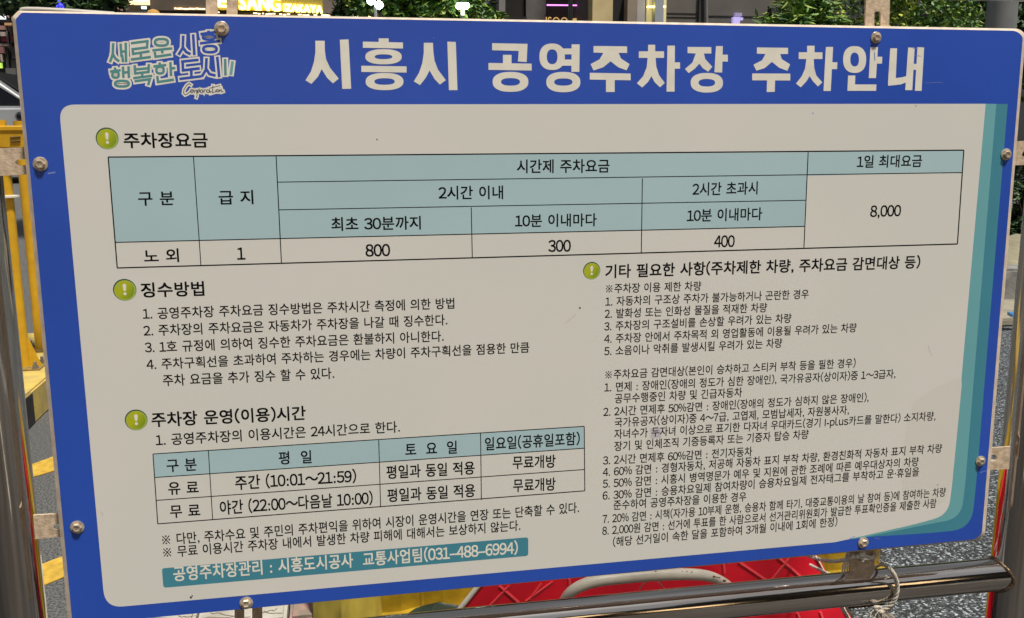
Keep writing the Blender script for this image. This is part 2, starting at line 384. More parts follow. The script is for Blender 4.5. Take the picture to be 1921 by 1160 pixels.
for s_ in BLUE: stroke(c, s_, 33, 4 + (k % 12)*.1); k += 1
for s_ in SCR: stroke(dd, s_, 8.5, 4 + (k % 12)*.1, capx=False); k += 1
a.build("white_outline", lettw, logo); c2.build("light_teal_bar", tealL, logo)
c.build("blue_lettering", blue, logo); dd.build("script_lettering", mat("navy_ink", (.012,.016,.06), .5), logo)

# ---- tables
def lerp(a, b, t): return (a[0]+(b[0]-a[0])*t, a[1]+(b[1]-a[1])*t)
def rule(mb, a, b, wpx, lay=6):
    A, B = np.array(a, float), np.array(b, float); d = (B-A)/np.linalg.norm(B-A); n_ = np.array([-d[1], d[0]])*wpx/2
    film(mb, [A+n_, B+n_, B-n_, A-n_], lay)
tb = part("fee_table", sign)
m1 = MB()
film(m1, [(203,295),(1516,286.2),(1509,425),(217,455)], 5); film(m1, [(1516,286.2),(1808,282),(1805,324),(1514,330)], 5)
m1.build("header_cells", cellm, tb)
m2 = MB()
for A, B, wd in [((203,295),(1808,282),2.4),((203,295),(220,503),2.4),((1808,282),(1796,458),2.2),((220,503),(1796,458),2.4),((363,295),(377,499),1.7),((518,293.5),(528,494),1.9),
                 ((1516,286),(1508,466),1.8),((1205,335),(1203,475),1.7),((884,389.5),(886,484),1.7),((521,342),(1806,324),1.7),((524,394),(1511,376),1.7),((217,455),(1509,425),1.8)]:
    rule(m2, A, B, wd, 6 + .2*(A[0] == B[0] or abs(A[0]-B[0]) < 30))
m2.build("ruled_lines", ink, tb)
for L in [("구 분",259.7,373,326,372,26),("급 지",410.6,371,474.7,370,26),("노 외",270.6,481,335,479,25),("1",445,476,None,475.5,27),("최초 30분까지",622,421,789,418,25),("800",686,470,731.5,469,27),
          ("시간제 주차요금",970,312.5,1143,311.5,25),("2시간 이내",823,362,943.4,361,25),("10분 이내마다",966.5,414.7,1119,412.5,24),("300",1029,461.6,1070.6,461,26),
          ("2시간 초과시",1299.5,355.3,1421,352.7,24),("10분 이내마다",1289,405,1429.5,401.3,23.5),("400",1340,453,1378,452.3,26),("1일 최대요금",1608,303.7,1729.3,302,23),("8,000",1633,396.5,1690,395,25)]:
    text(MB(), *L, bold=.016).build("cell_lettering", ink, tb)
tb = part("opening_hours_table", sign)
m1 = MB(); film(m1, [(287,852),(1096,800),(1097,841),(290,896)], 5); m1.build("header_cells", cellm, tb)
m2 = MB()
for A, B, wd in [((287,852),(1096,800),1.7),((287,852),(296,983),1.9),((1096,800),(1097,921),1.7),((296,983),(1097,921),1.8),((391,846),(399,975),1.6),((710.5,826),(714,952),1.6),((901.5,813),(903,938),1.6),
                 ((290,896),(1097,841),1.6),((293,939),(1097,881),1.6)]: rule(m2, A, B, wd, 6 + .2*(abs(A[0]-B[0]) < 30))
m2.build("ruled_lines", ink, tb)
for L in [("구 분",313,874,368.5,871,24),("평  일",523.4,859.7,584,857,24),("유 료",315.8,916.5,372,914,24),("주간 (10:01～21:59)",441.5,906.4,667.8,893,26),("무 료",319.4,960,375,957,24),
          ("야간 (22:00～다음날 10:00)",412.8,953,698.8,934,26),("토  요  일",760.6,844,856.8,839,24),("일요일(공휴일포함)",910,833.4,1087.4,822.6,24),("평일과 동일 적용",725.4,886.5,890,877.7,24.5),
          ("평일과 동일 적용",727,930,891,920,24.5),("무료개방",962,868.2,1042,865.2,24),("무료개방",963,911.2,1042,908,24)]: text(MB(), *L, bold=.016).build("cell_lettering", ink, tb)

# ---- headings and paragraphs
for L in [("주차장요금",232.5,263.7,389,263,28),("징수방법",265,544.7,382.5,541.5,27),("주차장 운영(이용)시간",284.7,788,573,774.7,26.5),("기타 필요한 사항(주차제한 차량, 주차요금 감면대상 등)",1136,509.6,1726,491.5,25)]:
    text(MB(), *L, bold=.019).build("heading_lettering", ink, sign)
LINES = [
 ("1. 공영주차장 주차요금 징수방법은 주차시간 측정에 의한 방법",268,589,852,569,21.5),("2. 주차장의 주차요금은 자동차가 주차장을 나갈 때 징수한다.",269.4,620.7,839,600,21.5),
 ("3. 1호 규정에 의하여 징수한 주차요금은 환불하지 아니한다.",272,652,832,630.5,21.5),("4. 주차구획선을 초과하여 주차하는 경우에는 차량이 주차구획선을 점용한 만큼",275,684,992.7,651.6,21),
 ("주차 요금을 추가 징수 할 수 있다.",305.8,714,626.5,700,21.5),("1. 공영주차장의 이용시간은 24시간으로 한다.",292.3,826,749.8,800.6,22),
 ("※ 다만, 주차수요 및 주민의 주차편익을 위하여 시장이 운영시간을 연장 또는 단축할 수 있다.",304.4,1013,1086,952,21.5),
 ("※ 무료 이용시간 주차장 내에서 발생한 차량 피해에 대해서는 보상하지 않는다.",306.6,1036.5,976,985.5,21)]
RLINES = [
 ("※주차장 이용 제한 차량",1137,541.8,1315.3,536.6),("1. 자동차의 구조상 주차가 불가능하거나 곤란한 경우",1135.8,566,1517,551.8),("2. 발화성 또는 인화성 물질을 적재한 차량",1134.5,589,1438.6,577),
 ("3. 주차장의 구조설비를 손상할 우려가 있는 차량",1133.7,612.6,1484.4,597),("4. 주차장 안에서 주차목적 외 영업활동에 이용될 우려가 있는 차량",1133.7,636,1606.6,614.7),
 ("5. 소음이나 악취를 발생시킬 우려가 있는 차량",1133.7,659,1467,643.5),("※주차요금 감면대상(본인이 승차하고 스티커 부착 등을 필한 경우)",1135.8,703.3,1605,681),
 ("1. 면제 : 장애인(장애의 정도가 심한 장애인), 국가유공자(상이자)중 1～3급자,",1134,727,1680,701),("공무수행중인 차량 및 긴급자동차",1153.5,748,1392,736),
 ("2. 2시간 면제후 50%감면 : 장애인(장애의 정도가 심하지 않은 장애인),",1132,773,1629.5,745.4),("국가유공자(상이자)중 4～7급, 고엽제, 모범납세자, 자원봉사자,",1153,793,1592.6,769),
 ("자녀수가 두자녀 이상으로 표기한 다자녀 우대카드(경기 I-plus카드를 말한다) 소지차량,",1152.5,814.7,1755,780.4),("장기 및 인체조직 기증등록자 또는 기증자 탑승 차량",1152.5,837.6,1516.6,814.7),
 ("3. 2시간 면제후 60%감면 : 전기자동차",1131.4,864,1411,847),("4. 60% 감면 : 경형자동차, 저공해 자동차 표지 부착 차량, 환경친화적 자동차 표지 부착 차량",1131,886,1767,841),
 ("5. 50% 감면 : 시흥시 병역명문가 예우 및 지원에 관한 조례에 따른 예우대상자의 차량",1131,907.7,1723,866),("6. 30% 감면 : 승용차요일제 참여차량이 승용차요일제 전자태그를 부착하고 운·휴일을",1130.6,930,1724,884.8),
 ("준수하여 공영주차장을 이용한 경우",1151,948,1400,931.6),("7. 20% 감면 : 시책(자가용 10부제 운행, 승용차 함께 타기, 대중교통이용의 날 참여 등)에 참여하는 차량",1130.6,974,1774,923),
 ("8. 2,000원 감면 : 선거에 투표를 한 사람으로서 선거관리위원회가 발급한 투표확인증을 제출한 사람",1130,996,1756.5,944),("(해당 선거일이 속한 달을 포함하여 3개월 이내에 1회에 한정)",1150,1017,1570.8,978.5)]
for L in LINES: text(MB(), *L, bold=.012).build("text_line", ink, sign)
for L in RLINES: text(MB(), *L, 18.0, bold=.011).build("text_line", ink, sign)
cb = part("contact_bar", sign)
film(MB(), rnd([(303.6,1066.4),(991,1008),(991,1043),(306.5,1103)], 5, 4), 5).build("teal_bar", tealD, cb)
text(MB(), "공영주차장관리 : 시흥도시공사  교통사업팀(031–488–6994)", 325.5,1077.3,971,1027.4,27, bold=.017).build("bar_lettering", lettw, cb)

# ---- green exclamation bullets
gm = bpy.data.materials.new("green_print"); gm.use_nodes = True; n = gm.node_tree
tcn = n.nodes.new("ShaderNodeTexCoord"); mpn = n.nodes.new("ShaderNodeMapping"); grn = n.nodes.new("ShaderNodeTexGradient"); crn = n.nodes.new("ShaderNodeValToRGB")
mpn.inputs["Rotation"].default_value = (0, R(-35), 0); mpn.inputs["Location"].default_value = (-.02, 0, 0)
n.links.new(tcn.outputs["Generated"], mpn.inputs[0]); n.links.new(mpn.outputs[0], grn.inputs[0]); n.links.new(grn.outputs[0], crn.inputs[0])
crn.color_ramp.elements[0].position = .0; crn.color_ramp.elements[0].color = (.42,.46,.01,1); crn.color_ramp.elements[1].position = 1.0; crn.color_ramp.elements[1].color = (.035,.20,.01,1)
n.links.new(crn.outputs[0], n.nodes["Principled BSDF"].inputs["Base Color"]); n.nodes["Principled BSDF"].inputs["Roughness"].default_value = .5
darkg = mat("dark_green_print", (.025,.075,.03), .5); limeg = mat("lime_print", (.36,.47,.10), .5)
for cx, cy, r in [(201,260,20.5),(234,544,20.5),(255.5,788,19.5),(1110,508,16.5)]:
    bu = part("exclamation_bullet", sign)
    P0 = at(cx, cy); rr = np.linalg.norm(at(cx, cy-r) - at(cx, cy+r))/2
    def disc(q, dx=0, dz=0, lay=5, n_=40): return MB().poly([P0 + np.array([dx*rr + q*rr*math.cos(t), -LY*lay, dz*rr + q*rr*math.sin(t)]) for t in np.linspace(0, 2*math.pi, n_, endpoint=False)])
    disc(1.0, lay=5).build("dark_rim", darkg, bu); disc(.93, .02, -.05, 5.6).build("lime_rim", limeg, bu); disc(.84, -.01, -.02, 6.2).build("green_disc", gm, bu)
    ex = MB()
    def el(w0, w1, z0, z1, lay=7):
        pts = [( w1*math.cos(t)*.5, z1 - abs(w1)*.5 + w1*.5*math.sin(t)) for t in np.linspace(0, math.pi, 9)] + [(w0*.5*math.cos(t), z0 + w0*.5 + w0*.5*math.sin(t)) for t in np.linspace(math.pi, 2*math.pi, 9)]
        ex.poly([P0 + np.array([a_*rr, -LY*lay, b_*rr]) for a_, b_ in pts])
    el(.22,.32,-.12,.55); el(.28,.28,-.50,-.22)
    ex.build("exclamation_mark", lettw, bu)
    hl = MB(); hl.poly([P0 + np.array([rr*(-.50+.10*math.cos(t)), -LY*7, rr*(.42+.16*math.sin(t))]) for t in np.linspace(0, 6.28, 14, endpoint=False)]); hl.build("glint_mark", limeg, bu)

# ---- wear: patch over one syllable, specks, scuffs
film(MB(), rnd([(1806,703),(1745,732),(1708,760),(1697,820),(1690,900),(1700,955),(1775,945),(1788,890)], 20, 5), 5).build("water_stain", mat("stained_film", (.650,.642,.600), .5), sign)
film(MB(), [(1220,804),(1239.5,802.5),(1240,821.5),(1221,823)], 6).build("paper_patch", mat("patch_film", (.50,.49,.54), .5), sign)
for x, y, r in [(707,262,1.7),(358,1121,2.6),(360.5,1118,1.6),(1088,578,2.0),(1759,910,1.2),(1718,199,1.2)]:
    MB().poly([at(x + r*math.cos(t)*random.uniform(.7,1.2), y + r*math.sin(t)*random.uniform(.7,1.2)) + np.array([0,-LY*7,0]) for t in np.linspace(0, 6.28, 9, endpoint=False)]).build("dirt_speck", mat("dirt", (.06,.05,.04), .8), sign)
for A, B, wd in [((1060,607),(1080,590),1.3),((1741,648),(1744,660),1.6),((1744,660),(1749,668),1.2),((190,960),(193,968),1.6)]: sc = MB(); rule(sc, A, B, wd, 6); sc.build("grey_scuff", mat("grey_scuff", (.54,.53,.48), .6), sign)
for A, B, wd in [((90,326),(104,323.5),3),((1524,212),(1526,213.5),2),((1735,156),(1768,155),.9),((813,71),(815,71.5),1.5),((1838,887),(1851,883),1.4),((1590,1013),(1604,1006),.9),((1640,1009),(1652,1012),.9),
                 ((1712,91),(1722,92),1.2),((1715,104),(1728,106),1.0),((1640,98),(1641,114),1.8)]: sc = MB(); rule(sc, A, B, wd, 8.6); sc.build("pale_scuff", mat("pale_scuff", (.16,.24,.58), .6), sign)

# ---- bolts
steel = mat("bolt_steel", (.82,.70,.55), .3, metal=.6, noise=.45, nscale=150)
def bolt(px, py, r, parent, lab=None):
    c = at(px, py); k = np.linalg.norm(at(px, py-r)-at(px, py+r))/2
    o = MB().lathe(c, (0,-1,0), [(k*1.0,0.0004),(k*1.0,.0012),(k*.93,.0016),(k*.6,.0016)], 28).build("bolt", steel, parent, True)
    MB().lathe(c + np.array([0,-.0016,0]), (0,-1,0), [(k*.68,0),(k*.68,.0030),(k*.58,.0040),(k*.42,.0040),(k*.36,.0030)], 6).build("bolt_head", steel, o)
for b_ in [(416,54,14),(1643,71,11),(76,308,13.5),(145,989,12),(462,1131,11.5),(1619,1018,10),(1839,865,9.5),(1887,290,11)]: bolt(*b_, sign)

# ------------------------------------------------------------------ the stainless pipe stand
def chrome_mat(name, sc_):
    m = bpy.data.materials.new(name); m.use_nodes = True; n = m.node_tree; b = n.nodes["Principled BSDF"]
    b.inputs["Metallic"].default_value = 1
    tc = n.nodes.new("ShaderNodeTexCoord"); mp = n.nodes.new("ShaderNodeMapping"); mp.inputs["Scale"].default_value = sc_
    t = n.nodes.new("ShaderNodeTexNoise"); t.inputs["Scale"].default_value = 1; t.inputs["Detail"].default_value = 5
    n.links.new(tc.outputs["Object"], mp.inputs[0]); n.links.new(mp.outputs[0], t.inputs["Vector"])
    cr = n.nodes.new("ShaderNodeValToRGB"); e = cr.color_ramp.elements
    e[0].position = .3; e[0].color = (.44,.39,.34,1); e[1].position = .7; e[1].color = (.76,.72,.67,1)
    n.links.new(t.outputs["Fac"], cr.inputs[0]); n.links.new(cr.outputs[0], b.inputs["Base Color"])
    mr = n.nodes.new("ShaderNodeMapRange"); mr.inputs[3].default_value = .03; mr.inputs[4].default_value = .13
    n.links.new(t.outputs["Fac"], mr.inputs[0]); n.links.new(mr.outputs[0], b.inputs["Roughness"])
    bp = n.nodes.new("ShaderNodeBump"); bp.inputs["Strength"].default_value = .12; bp.inputs["Distance"].default_value = .002
    n.links.new(t.outputs["Fac"], bp.inputs["Height"]); n.links.new(bp.outputs[0], b.inputs["Normal"])
    return m
chz = chrome_mat("brushed_post_steel", (120,120,2.5)); chx = chrome_mat("brushed_rail_steel", (2.5,120,120))
brk = mat("bracket_steel", (.68,.54,.39), .55, metal=.1, noise=.35, nscale=120, bump=.2, bscale=300)
weldm = mat("weld_steel", (.30,.22,.15), .45, metal=.9, noise=.6, nscale=90, bump=.8, bscale=180)
PY = .062; RP = .0365; RR = .0303
xl = at(66, 940, PY)[0] - RP*1.02; xr = at(1871, 1000, PY)[0] + RP*1.02
zr = at(1500, 1114, PY)[2]
stand = thing("pipe_stand", "stainless steel pipe stand holding the blue and white board", "sign stand", (0, PY, 0))
ztop = at(1800, -14, PY)[2] + RR*.6
for x in (xl, xr): MB().tube([(x,PY,0),(x,PY,ztop+.02)], RP, 48).build("post", chz, stand, True)
for z, nm in ((zr, "bottom_rail"), (ztop, "top_rail")): MB().tube([(xl+.01,PY,z),(xr-.01,PY,z)], RR, 40).build(nm, chx, stand, True)
for sx, x in ((1, xl), (-1, xr)):                       # weld beads round the saddle joints
    P = []
    for k in range(41):
        a = 2*math.pi*k/40; yy = RR*1.03*math.cos(a); zz = RR*1.03*math.sin(a)
        P.append((x + sx*math.sqrt(RP**2 - min(yy*yy, RP*RP)), PY - yy, zr + zz))
    wb = MB().tube(P, [.0022 + .0011*random.random() for _ in P], 8).build("weld_bead", weldm, stand, True)
def plate(pts, Y, th=.004, name="bracket", m=brk):
    return MB().prism([at(x, y, Y) for x, y in pts], (0, th, 0)).build(name, m, stand)
plate([(1622,80),(1625,-9),(1670,-9),(1667,80),(1652,80),(1652,24.5),(1650,21.5),(1643,21.5),(1640.5,24.5),(1640,80)], .022)
plate([(386,62),(386.5,-45),(446,-45),(445,62),(425.5,62),(424.5,-14),(408.5,-14),(408.5,62)], .022)
plate([(-14,279),(60,276),(64,327),(-10,331)][:0] or [(-14,279),(70,276),(71,298),(33,299.5),(28,304),(30,309),(35,311),(72,308),(74,326),(-10,331)], .022)
plate([(62,967),(140,963),(141,980),(106,983),(101,987),(101,992),(105,995),(143,991),(144,1004),(66,1012)], .022)
plate([(1870,268),(1935,264),(1935,282),(1922,283),(1918,287),(1917,292),(1921,294),(1935,293),(1935,309),(1870,312)], .022)
plate([(1850,842),(1896,838),(1893,880),(1846,883),(1846,866),(1866,865),(1870,862),(1870,856),(1866,853),(1850,854)], .022)
plate([(440,1120),(440,1200),(492,1195),(492,1110),(473,1112),(473,1180),(458,1182),(458,1114)], .022)
plate([(1595,1016),(1594,1072),(1641,1069),(1640,1014),(1624,1016),(1624,1038),(1612,1040),(1612,1018)], .022)
# folded foot of the bracket, lying on the rail
c0 = at(1594,1072,.022); c1 = at(1641,1069,.022)
MB().prism([c0, c1, c1 + np.array([0,.012,-.022]), c0 + np.array([0,.012,-.022])], (0,.004,0)).build("bracket_foot", brk, stand)
MB().lathe(at(1618,1049,.022), (0,-1,0), [(.0045,0),(.0045,.003),(.002,.004)], 10).build("bracket_stud", steel, stand, True)

# ------------------------------------------------------------------ ropes
ropem = mat("white_rope", (.82,.78,.70), .9, noise=.4, nscale=200)
twine = mat("grey_twine", (.62,.57,.49), .9, noise=.45, nscale=220)
def spline(P, n=8):
    P = [np.array(p, float) for p in P]; Q = [P[0]*2-P[1]] + P + [P[-1]*2-P[-2]]; out = []
    for i in range(1, len(Q)-2):
        for k in range(n):
            t = k/n; a, b, c, d = Q[i-1:i+3]
            out.append(.5*((2*b) + (c-a)*t + (2*a-5*b+4*c-d)*t*t + (3*b-a-3*c+d)*t**3))
    return out + [P[-1]]
def twist(mb, P, r, pitch, strands=3, sub=1):
    P = spline(P, 14); u = None; s_ = 0; tracks = [[] for _ in range(strands)]
    for i, p in enumerate(P):
        t = V(P[min(i+1,len(P)-1)]) - V(P[max(i-1,0)]); t.normalize()
        if u is None: u = t.orthogonal().normalized()
        u = (u - t*u.dot(t)).normalized(); q = t.cross(u)
        if i: s_ += np.linalg.norm(P[i]-P[i-1])
        for k in range(strands):
            a = 2*math.pi*(k/strands + s_/pitch); tracks[k].append(V(p) + (u*math.cos(a) + q*math.sin(a))*r*.55)
    for tkk in tracks: mb.tube(tkk, r*.55, 7)
def fray(mb, base, dirs, r=.0005):
    for d in dirs:
        b = np.array(base); d = np.array(d, float); mid = b + d*.5 + np.array([random.uniform(-1,1), random.uniform(-1,1), random.uniform(-1,1)])*np.linalg.norm(d)*.18
        mb.tube(spline([b, mid, b + d], 5), r, 5)
mb = MB()
twist(mb, [at(1500,1036,.50),at(1522,1045,.40),at(1555,1053,.20),at(1582,1051,.10),at(1596,1047,.03)], .0038, .016)
twist(mb, [at(1520,1060,.50),at(1535,1068,.44),at(1552,1076,.30),at(1580,1086,.22)], .0036, .016)
for dx in (0, 4, 8):
    twist(mb, [at(1590+dx*.4,1033+dx,.02),at(1585+dx,1050,.022),at(1581+dx,1064,.024),at(1580+dx*1.3,1078,.05)], .0016, .010, 2)
twist(mb, [at(1596,1046,.015),at(1607,1044,.012),at(1620,1042,.011),at(1634,1046,.013),at(1642,1041,.02)], .0030, .013)
twist(mb, [at(1597,1040,.016),at(1612,1046,.011),at(1628,1049,.012),at(1641,1046,.02)], .0026, .013)
twist(mb, [at(1614,1030,.014),at(1616,1042,.0085),at(1622,1036,.009),at(1618,1054,.012)], .0026, .013)
fray(mb, at(1640,1043,.016), [(random.uniform(.005,.022), random.uniform(-.01,.01), random.uniform(-.016,.014)) for _ in range(12)])
fray(mb, at(1592,1037,.016), [(random.uniform(-.012,.004), random.uniform(-.01,.01), random.uniform(-.03,.006)) for _ in range(10)])
o = mb.build("rope", ropem, None, True); tag(o, "white twisted rope running from the red barrier and tied round the bottom right bracket", "rope")
mb = MB()
rl = [at(1655,1060,.018)]; 
twist(mb, [(at(1652,1058,.03)), at(1664,1062,.022), at(1677,1078,.020), at(1683,1098,.024), at(1681,1118,.026), at(1670,1136,.030), at(1656,1146,.036)], .0039, .026)
twist(mb, [at(1640,1066,.085), at(1652,1060,.05), at(1662,1060,.03)], .0026, .02)
for k in range(5):
    a = random.uniform(0, 6.28); twist(mb, [at(1648+6*math.cos(a+q), 1144+5*math.sin(a+q*1.3), .034+.004*math.sin(q*2+a)) for q in np.linspace(0, 5, 7)], .0030, .016)
for k in range(9):
    x = 1634 + k*6.4; twist(mb, [at(1652,1146,.034), at((1652+x)/2+2,1154,.034), at(x,1172,.036), at(x+random.uniform(-6,8),1196,.038)], .0019, .012, 2)
fray(mb, at(1654,1058,.028), [(random.uniform(-.010,.012), random.uniform(-.006,.004), random.uniform(-.004,.013)) for _ in range(12)])
fray(mb, at(1668,1082,.022), [(random.uniform(-.012,-.002), -.003, random.uniform(-.006,.004)) for _ in range(7)])
fray(mb, at(1648,1146,.03), [(random.uniform(-.06,.05), random.uniform(-.01,.01), random.uniform(-.04,.0)) for _ in range(16)])
o = mb.build("twine_loop", twine, None, True); tag(o, "frayed grey twine looped and knotted round the chrome bottom rail", "twine")
mb = MB()
for dx in (0, 9):
    twist(mb, [at(1584+dx,1130,.12), at(1580+dx,1144,.12), at(1590+dx,1158,.12), at(1584+dx,1180,.12)], .0026, .012, 2)
twist(mb, [at(1580,1086,.22), at(1587,1108,.17), at(1588,1130,.12)], .0026, .012, 2)
o = mb.build("cord", ropem, None, True); tag(o, "two loose white cord ends dangling below the bottom rail in front of the red barrier", "cord")

# ------------------------------------------------------------------ red barrier with white handle, yellow barrier, sack, slab
redm = mat("red_plastic", (.92,.012,.036), .36, noise=.22, nscale=6, bump=.5, bscale=9)
redl = mat("red_rib", (.88,.07,.09), .35)
whp = mat("white_enamel", (.76,.73,.63), .4, noise=.12, nscale=30)
rust = mat("rust_spot", (.22,.10,.02), .8)
RY = .52
def red_x(y, side): return (895 - (y-1104)*.80) if side < 0 else (1512 + (y-1043)*.667)
P = [at(red_x(995,-1),995,RY), at(red_x(995,1),990,RY), at(red_x(1185,1),1185,RY), at(red_x(1185,1)+6,1400,RY), at(red_x(1185,-1)-6,1400,RY), at(red_x(1185,-1),1185,RY)]
P[3][2] = P[4][2] = 0.0; P[1][2] = P[0][2]
bar = thing("red_barrier", "red plastic barrier with raised diamond ribs and a white handle behind the board", "barrier", (0,RY,0))
Bk = [p + np.array([.12*sx, .07, 0]) for p, sx in zip(P, (1,-1,-1,-1,1,1))]
MB().add(P + Bk, [tuple(range(6)), tuple(range(11,5,-1))] + [(i,(i+1)%6,6+(i+1)%6,6+i) for i in range(6)]).build("body", redm, bar, bevel=.005)
for a_, b_ in [((936,1100),(972,1131)),((955,1099),(919,1136)),((1037,1091),(986,1128)),((1015,1095),(993,1125)),((1067,1086),(1068,1108)),((1356,1056),(1358,1076)),((1385,1055),(1434,1088)),((1458,1046),(1490,1073)),((1481,1046),(1451,1083)),
               ((900,1150),(960,1200)),((1434,1088),(1480,1120)),((1451,1083),(1400,1140)),((1490,1073),(1530,1110)),((1495,1150),(1505,1180)),((1538,1148),(1545,1172))]:
    rb = MB(); rb.tube([at(*a_, RY-.001), at(*b_, RY-.001)], .0022, 8)
    A = at(*a_, RY-.001); B = at(*b_, RY-.001); d = (B-A)*.9; pn = np.array([-d[2],0,d[0]]); pn /= np.linalg.norm(pn)
    rb.add([A+pn*.005, B+pn*.005, B+np.array([0,-.0015,0]), A+np.array([0,-.0015,0])], [(0,1,2,3)])
    rb.build("rib", redl, bar)
MB().tube([P[0]+np.array([-.003,-.002,0]), P[5]+np.array([-.003,-.002,0])], .0058, 10).build("white_edge", whp, bar, True)
MB().tube([P[1]+np.array([.0,-.002,0]), P[2]+np.array([.0,-.002,0])], .0022, 10).build("white_edge", whp, bar, True)
hp = spline([at(1052,1150,.50),at(1058,1128,.47),at(1078,1106,.45),at(1115,1091,.445),at(1175,1083,.445),at(1250,1078,.445),at(1315,1079,.45),at(1350,1089,.465),at(1376,1106,.50)], 8)
hn = len(hp); hr = [.0075 + .0035*math.sin(math.pi*min(1, i/(hn*.5)) if i < hn*.5 else math.pi*min(1, (hn-i)/(hn*.5))) if False else .0098 + .0038*math.sin(math.pi*i/(hn-1)) for i in range(hn)]
h_ = MB().tube(hp, hr, 18).build("handle", whp, bar, True)
for x, y, r in [(1229,1073,1.8),(1232,1075,1.2),(1279,1072,.8),(1288,1072,.8),(1297,1073,1.0),(1340,1082,1.2),(1345,1083,.9),(1349,1084,1.0),(1359,1090,1.9),(1340,1081,.7)]:
    MB().lathe(at(x,y,.4405), (0,-1,.4), [(r*.0013,-.004),(r*.0013,.0035),(r*.0006,.004)], 8).build("rust_spot", rust, h_)
cl = MB(); cl.tube(spline([at(1214,1090,.45),at(1204,1098,.46),at(1199,1108,.49)],5), .0014, 6); cl.tube(spline([at(1233,1090,.45),at(1242,1098,.46),at(1247,1106,.49)],5), .0014, 6)
cl.build("wire_clip", whp, h_)

YY = .76
yelm = mat("yellow_plastic", (.44,.29,.012), .5, noise=.5, nscale=13, bump=.3, bscale=40)
yb = thing("yellow_barrier", "yellow plastic road barrier standing behind the red one", "barrier", (0,YY,0))
zt = at(1200, 930, YY)[2]
xa = at(712,1120,YY)[0]; xb = at(1650,1090,YY)[0]
mb = MB(); n_ = 26
prof = []
for i in range(n_+1):
    t = i/n_; x = xa + (xb-xa)*t; prof.append((x, YY + (.018 if i % 5 == 2 else 0), 0))
prof = [np.array(p) for p in prof] + [np.array([xb, YY+.30, 0]), np.array([xa, YY+.30, 0])]
mb.prism(prof, (0,0,zt)); mb.build("body", yelm, yb, bevel=.006)
mb = MB(); mb.box((xa-.02, YY-.03, 0), (xb+.02, YY+.33, .10)); mb.build("foot", yelm, yb, bevel=.01)
# yellow sack
sack = mat("yellow_sack_film", (.50,.40,.07), .4, noise=.45, nscale=5, bump=.5, bscale=14, aniso=(4,4,1))
mb = MB(); nx, nz = 40, 14; x0 = at(585,1135,.68)[0]; x1 = at(716,1120,.68)[0]; zt2 = .42; vs = []
for j in range(nz+1):
    for i in range(nx):
        a = 2*math.pi*i/nx; t = j/nz; rr_ = (1 - .25*t**2)*(1 + .05*math.sin(7*a+3*t) + .035*math.sin(13*a-5*t)) * (.35 if j == nz else 1)
        vs.append(((x0+x1)/2 + (x1-x0)/2*rr_*math.cos(a)*1.06, .76 + .08*rr_*math.sin(a), zt2*t + (.02*math.sin(5*a) if j == nz-1 else 0)))
mb.add(vs, [(j*nx+i, j*nx+(i+1)%nx, (j+1)*nx+(i+1)%nx, (j+1)*nx+i) for j in range(nz) for i in range(nx)] + [tuple(range(nx-1,-1,-1)), tuple(range(nz*nx, nz*nx+nx))])
o = mb.build("sack", sack, None, True); tag(o, "yellow plastic sack with creases standing left of the yellow barrier", "sack")
# dark green bag
bagm = mat("dark_green_film", (.035,.06,.04), .35, noise=.5, nscale=12, bump=.6, bscale=25)
mb = MB(); c_ = at(820,1165,.62); nx, nz = 28, 10; vs = []
zt3 = at(815,1131,.62)[2]
for j in range(nz+1):
    t = j/nz
    for i in range(nx):
        a = 2*math.pi*i/nx; rr_ = math.cos(t*math.pi/2)**.6*(1 + .16*math.sin(3*a+2*t) + .07*math.sin(8*a-5*t)) + .02
        vs.append((c_[0] + .105*rr_*math.cos(a), .62 + .05*rr_*math.sin(a), zt3*(.02+.98*math.sin(t*math.pi/2)) - .035*abs(math.sin(2*a+.6))*t**3*(j < nz)))
mb.add(vs, [(j*nx+i, j*nx+(i+1)%nx, (j+1)*nx+(i+1)%nx, (j+1)*nx+i) for j in range(nz) for i in range(nx)] + [tuple(range(nx-1,-1,-1)), tuple(range(nz*nx, nz*nx+nx))])
o = mb.build("bin_bag", bagm, None, True); tag(o, "dark green plastic bag lying between the yellow and red barriers", "bag")
# pale painted concrete blocks
conc = mat("painted_concrete", (.50,.50,.45), .85, col2=(.30,.28,.24), nscale=9, bump=.8, bscale=60)
crk = mat("crack_dirt", (.22,.18,.13), .9); pinkc = mat("pink_stained_concrete", (.36,.22,.19), .9, col2=(.20,.17,.14), nscale=25, bump=.6, bscale=70)
zb = .13
def blk(xa_, xb_, m, lab, name="concrete_block"):
    A = gr(xa_,1150,zb)[0]; B = gr(xb_,1150,zb)[0]
    o = MB().box((A,.72,0),(B-.004,1.25,zb)).build(name, m, None, bevel=.008); 
    return tag(o, lab, "concrete block", "pale concrete blocks on the ground behind the board"), A, B
b1 = blk(150,371,conc,"cracked pale concrete block at the far left behind the board's bottom edge")
b2 = blk(373,541,conc,"pale concrete block stained with rust, seen beneath the bottom left bracket")
b3 = blk(543,600,pinkc,"pinkish stained concrete block beside the yellow sack")
for oo, L in ((b1[0],[[(330,1152),(345,1158),(372,1154)],[(230,1156),(300,1160),(372,1163)]]),(b2[0],[[(395,1150),(430,1154),(470,1158)],[(480,1150),(505,1147),(520,1143)],[(495,1148),(530,1152)],[(380,1160),(440,1157)]])):
    mb = MB()
    for l in L:
        q = [gr(*p, zb+.0012) for p in l]
        q = spline(q, 6)
        for p in q: p[2] = zb + .0012 + random.uniform(0,.001)
        mb.tube([p + np.array([0, random.uniform(-.004,.004), 0]) for p in q], .0007, 6)
    mb.build("crack", crk, oo)

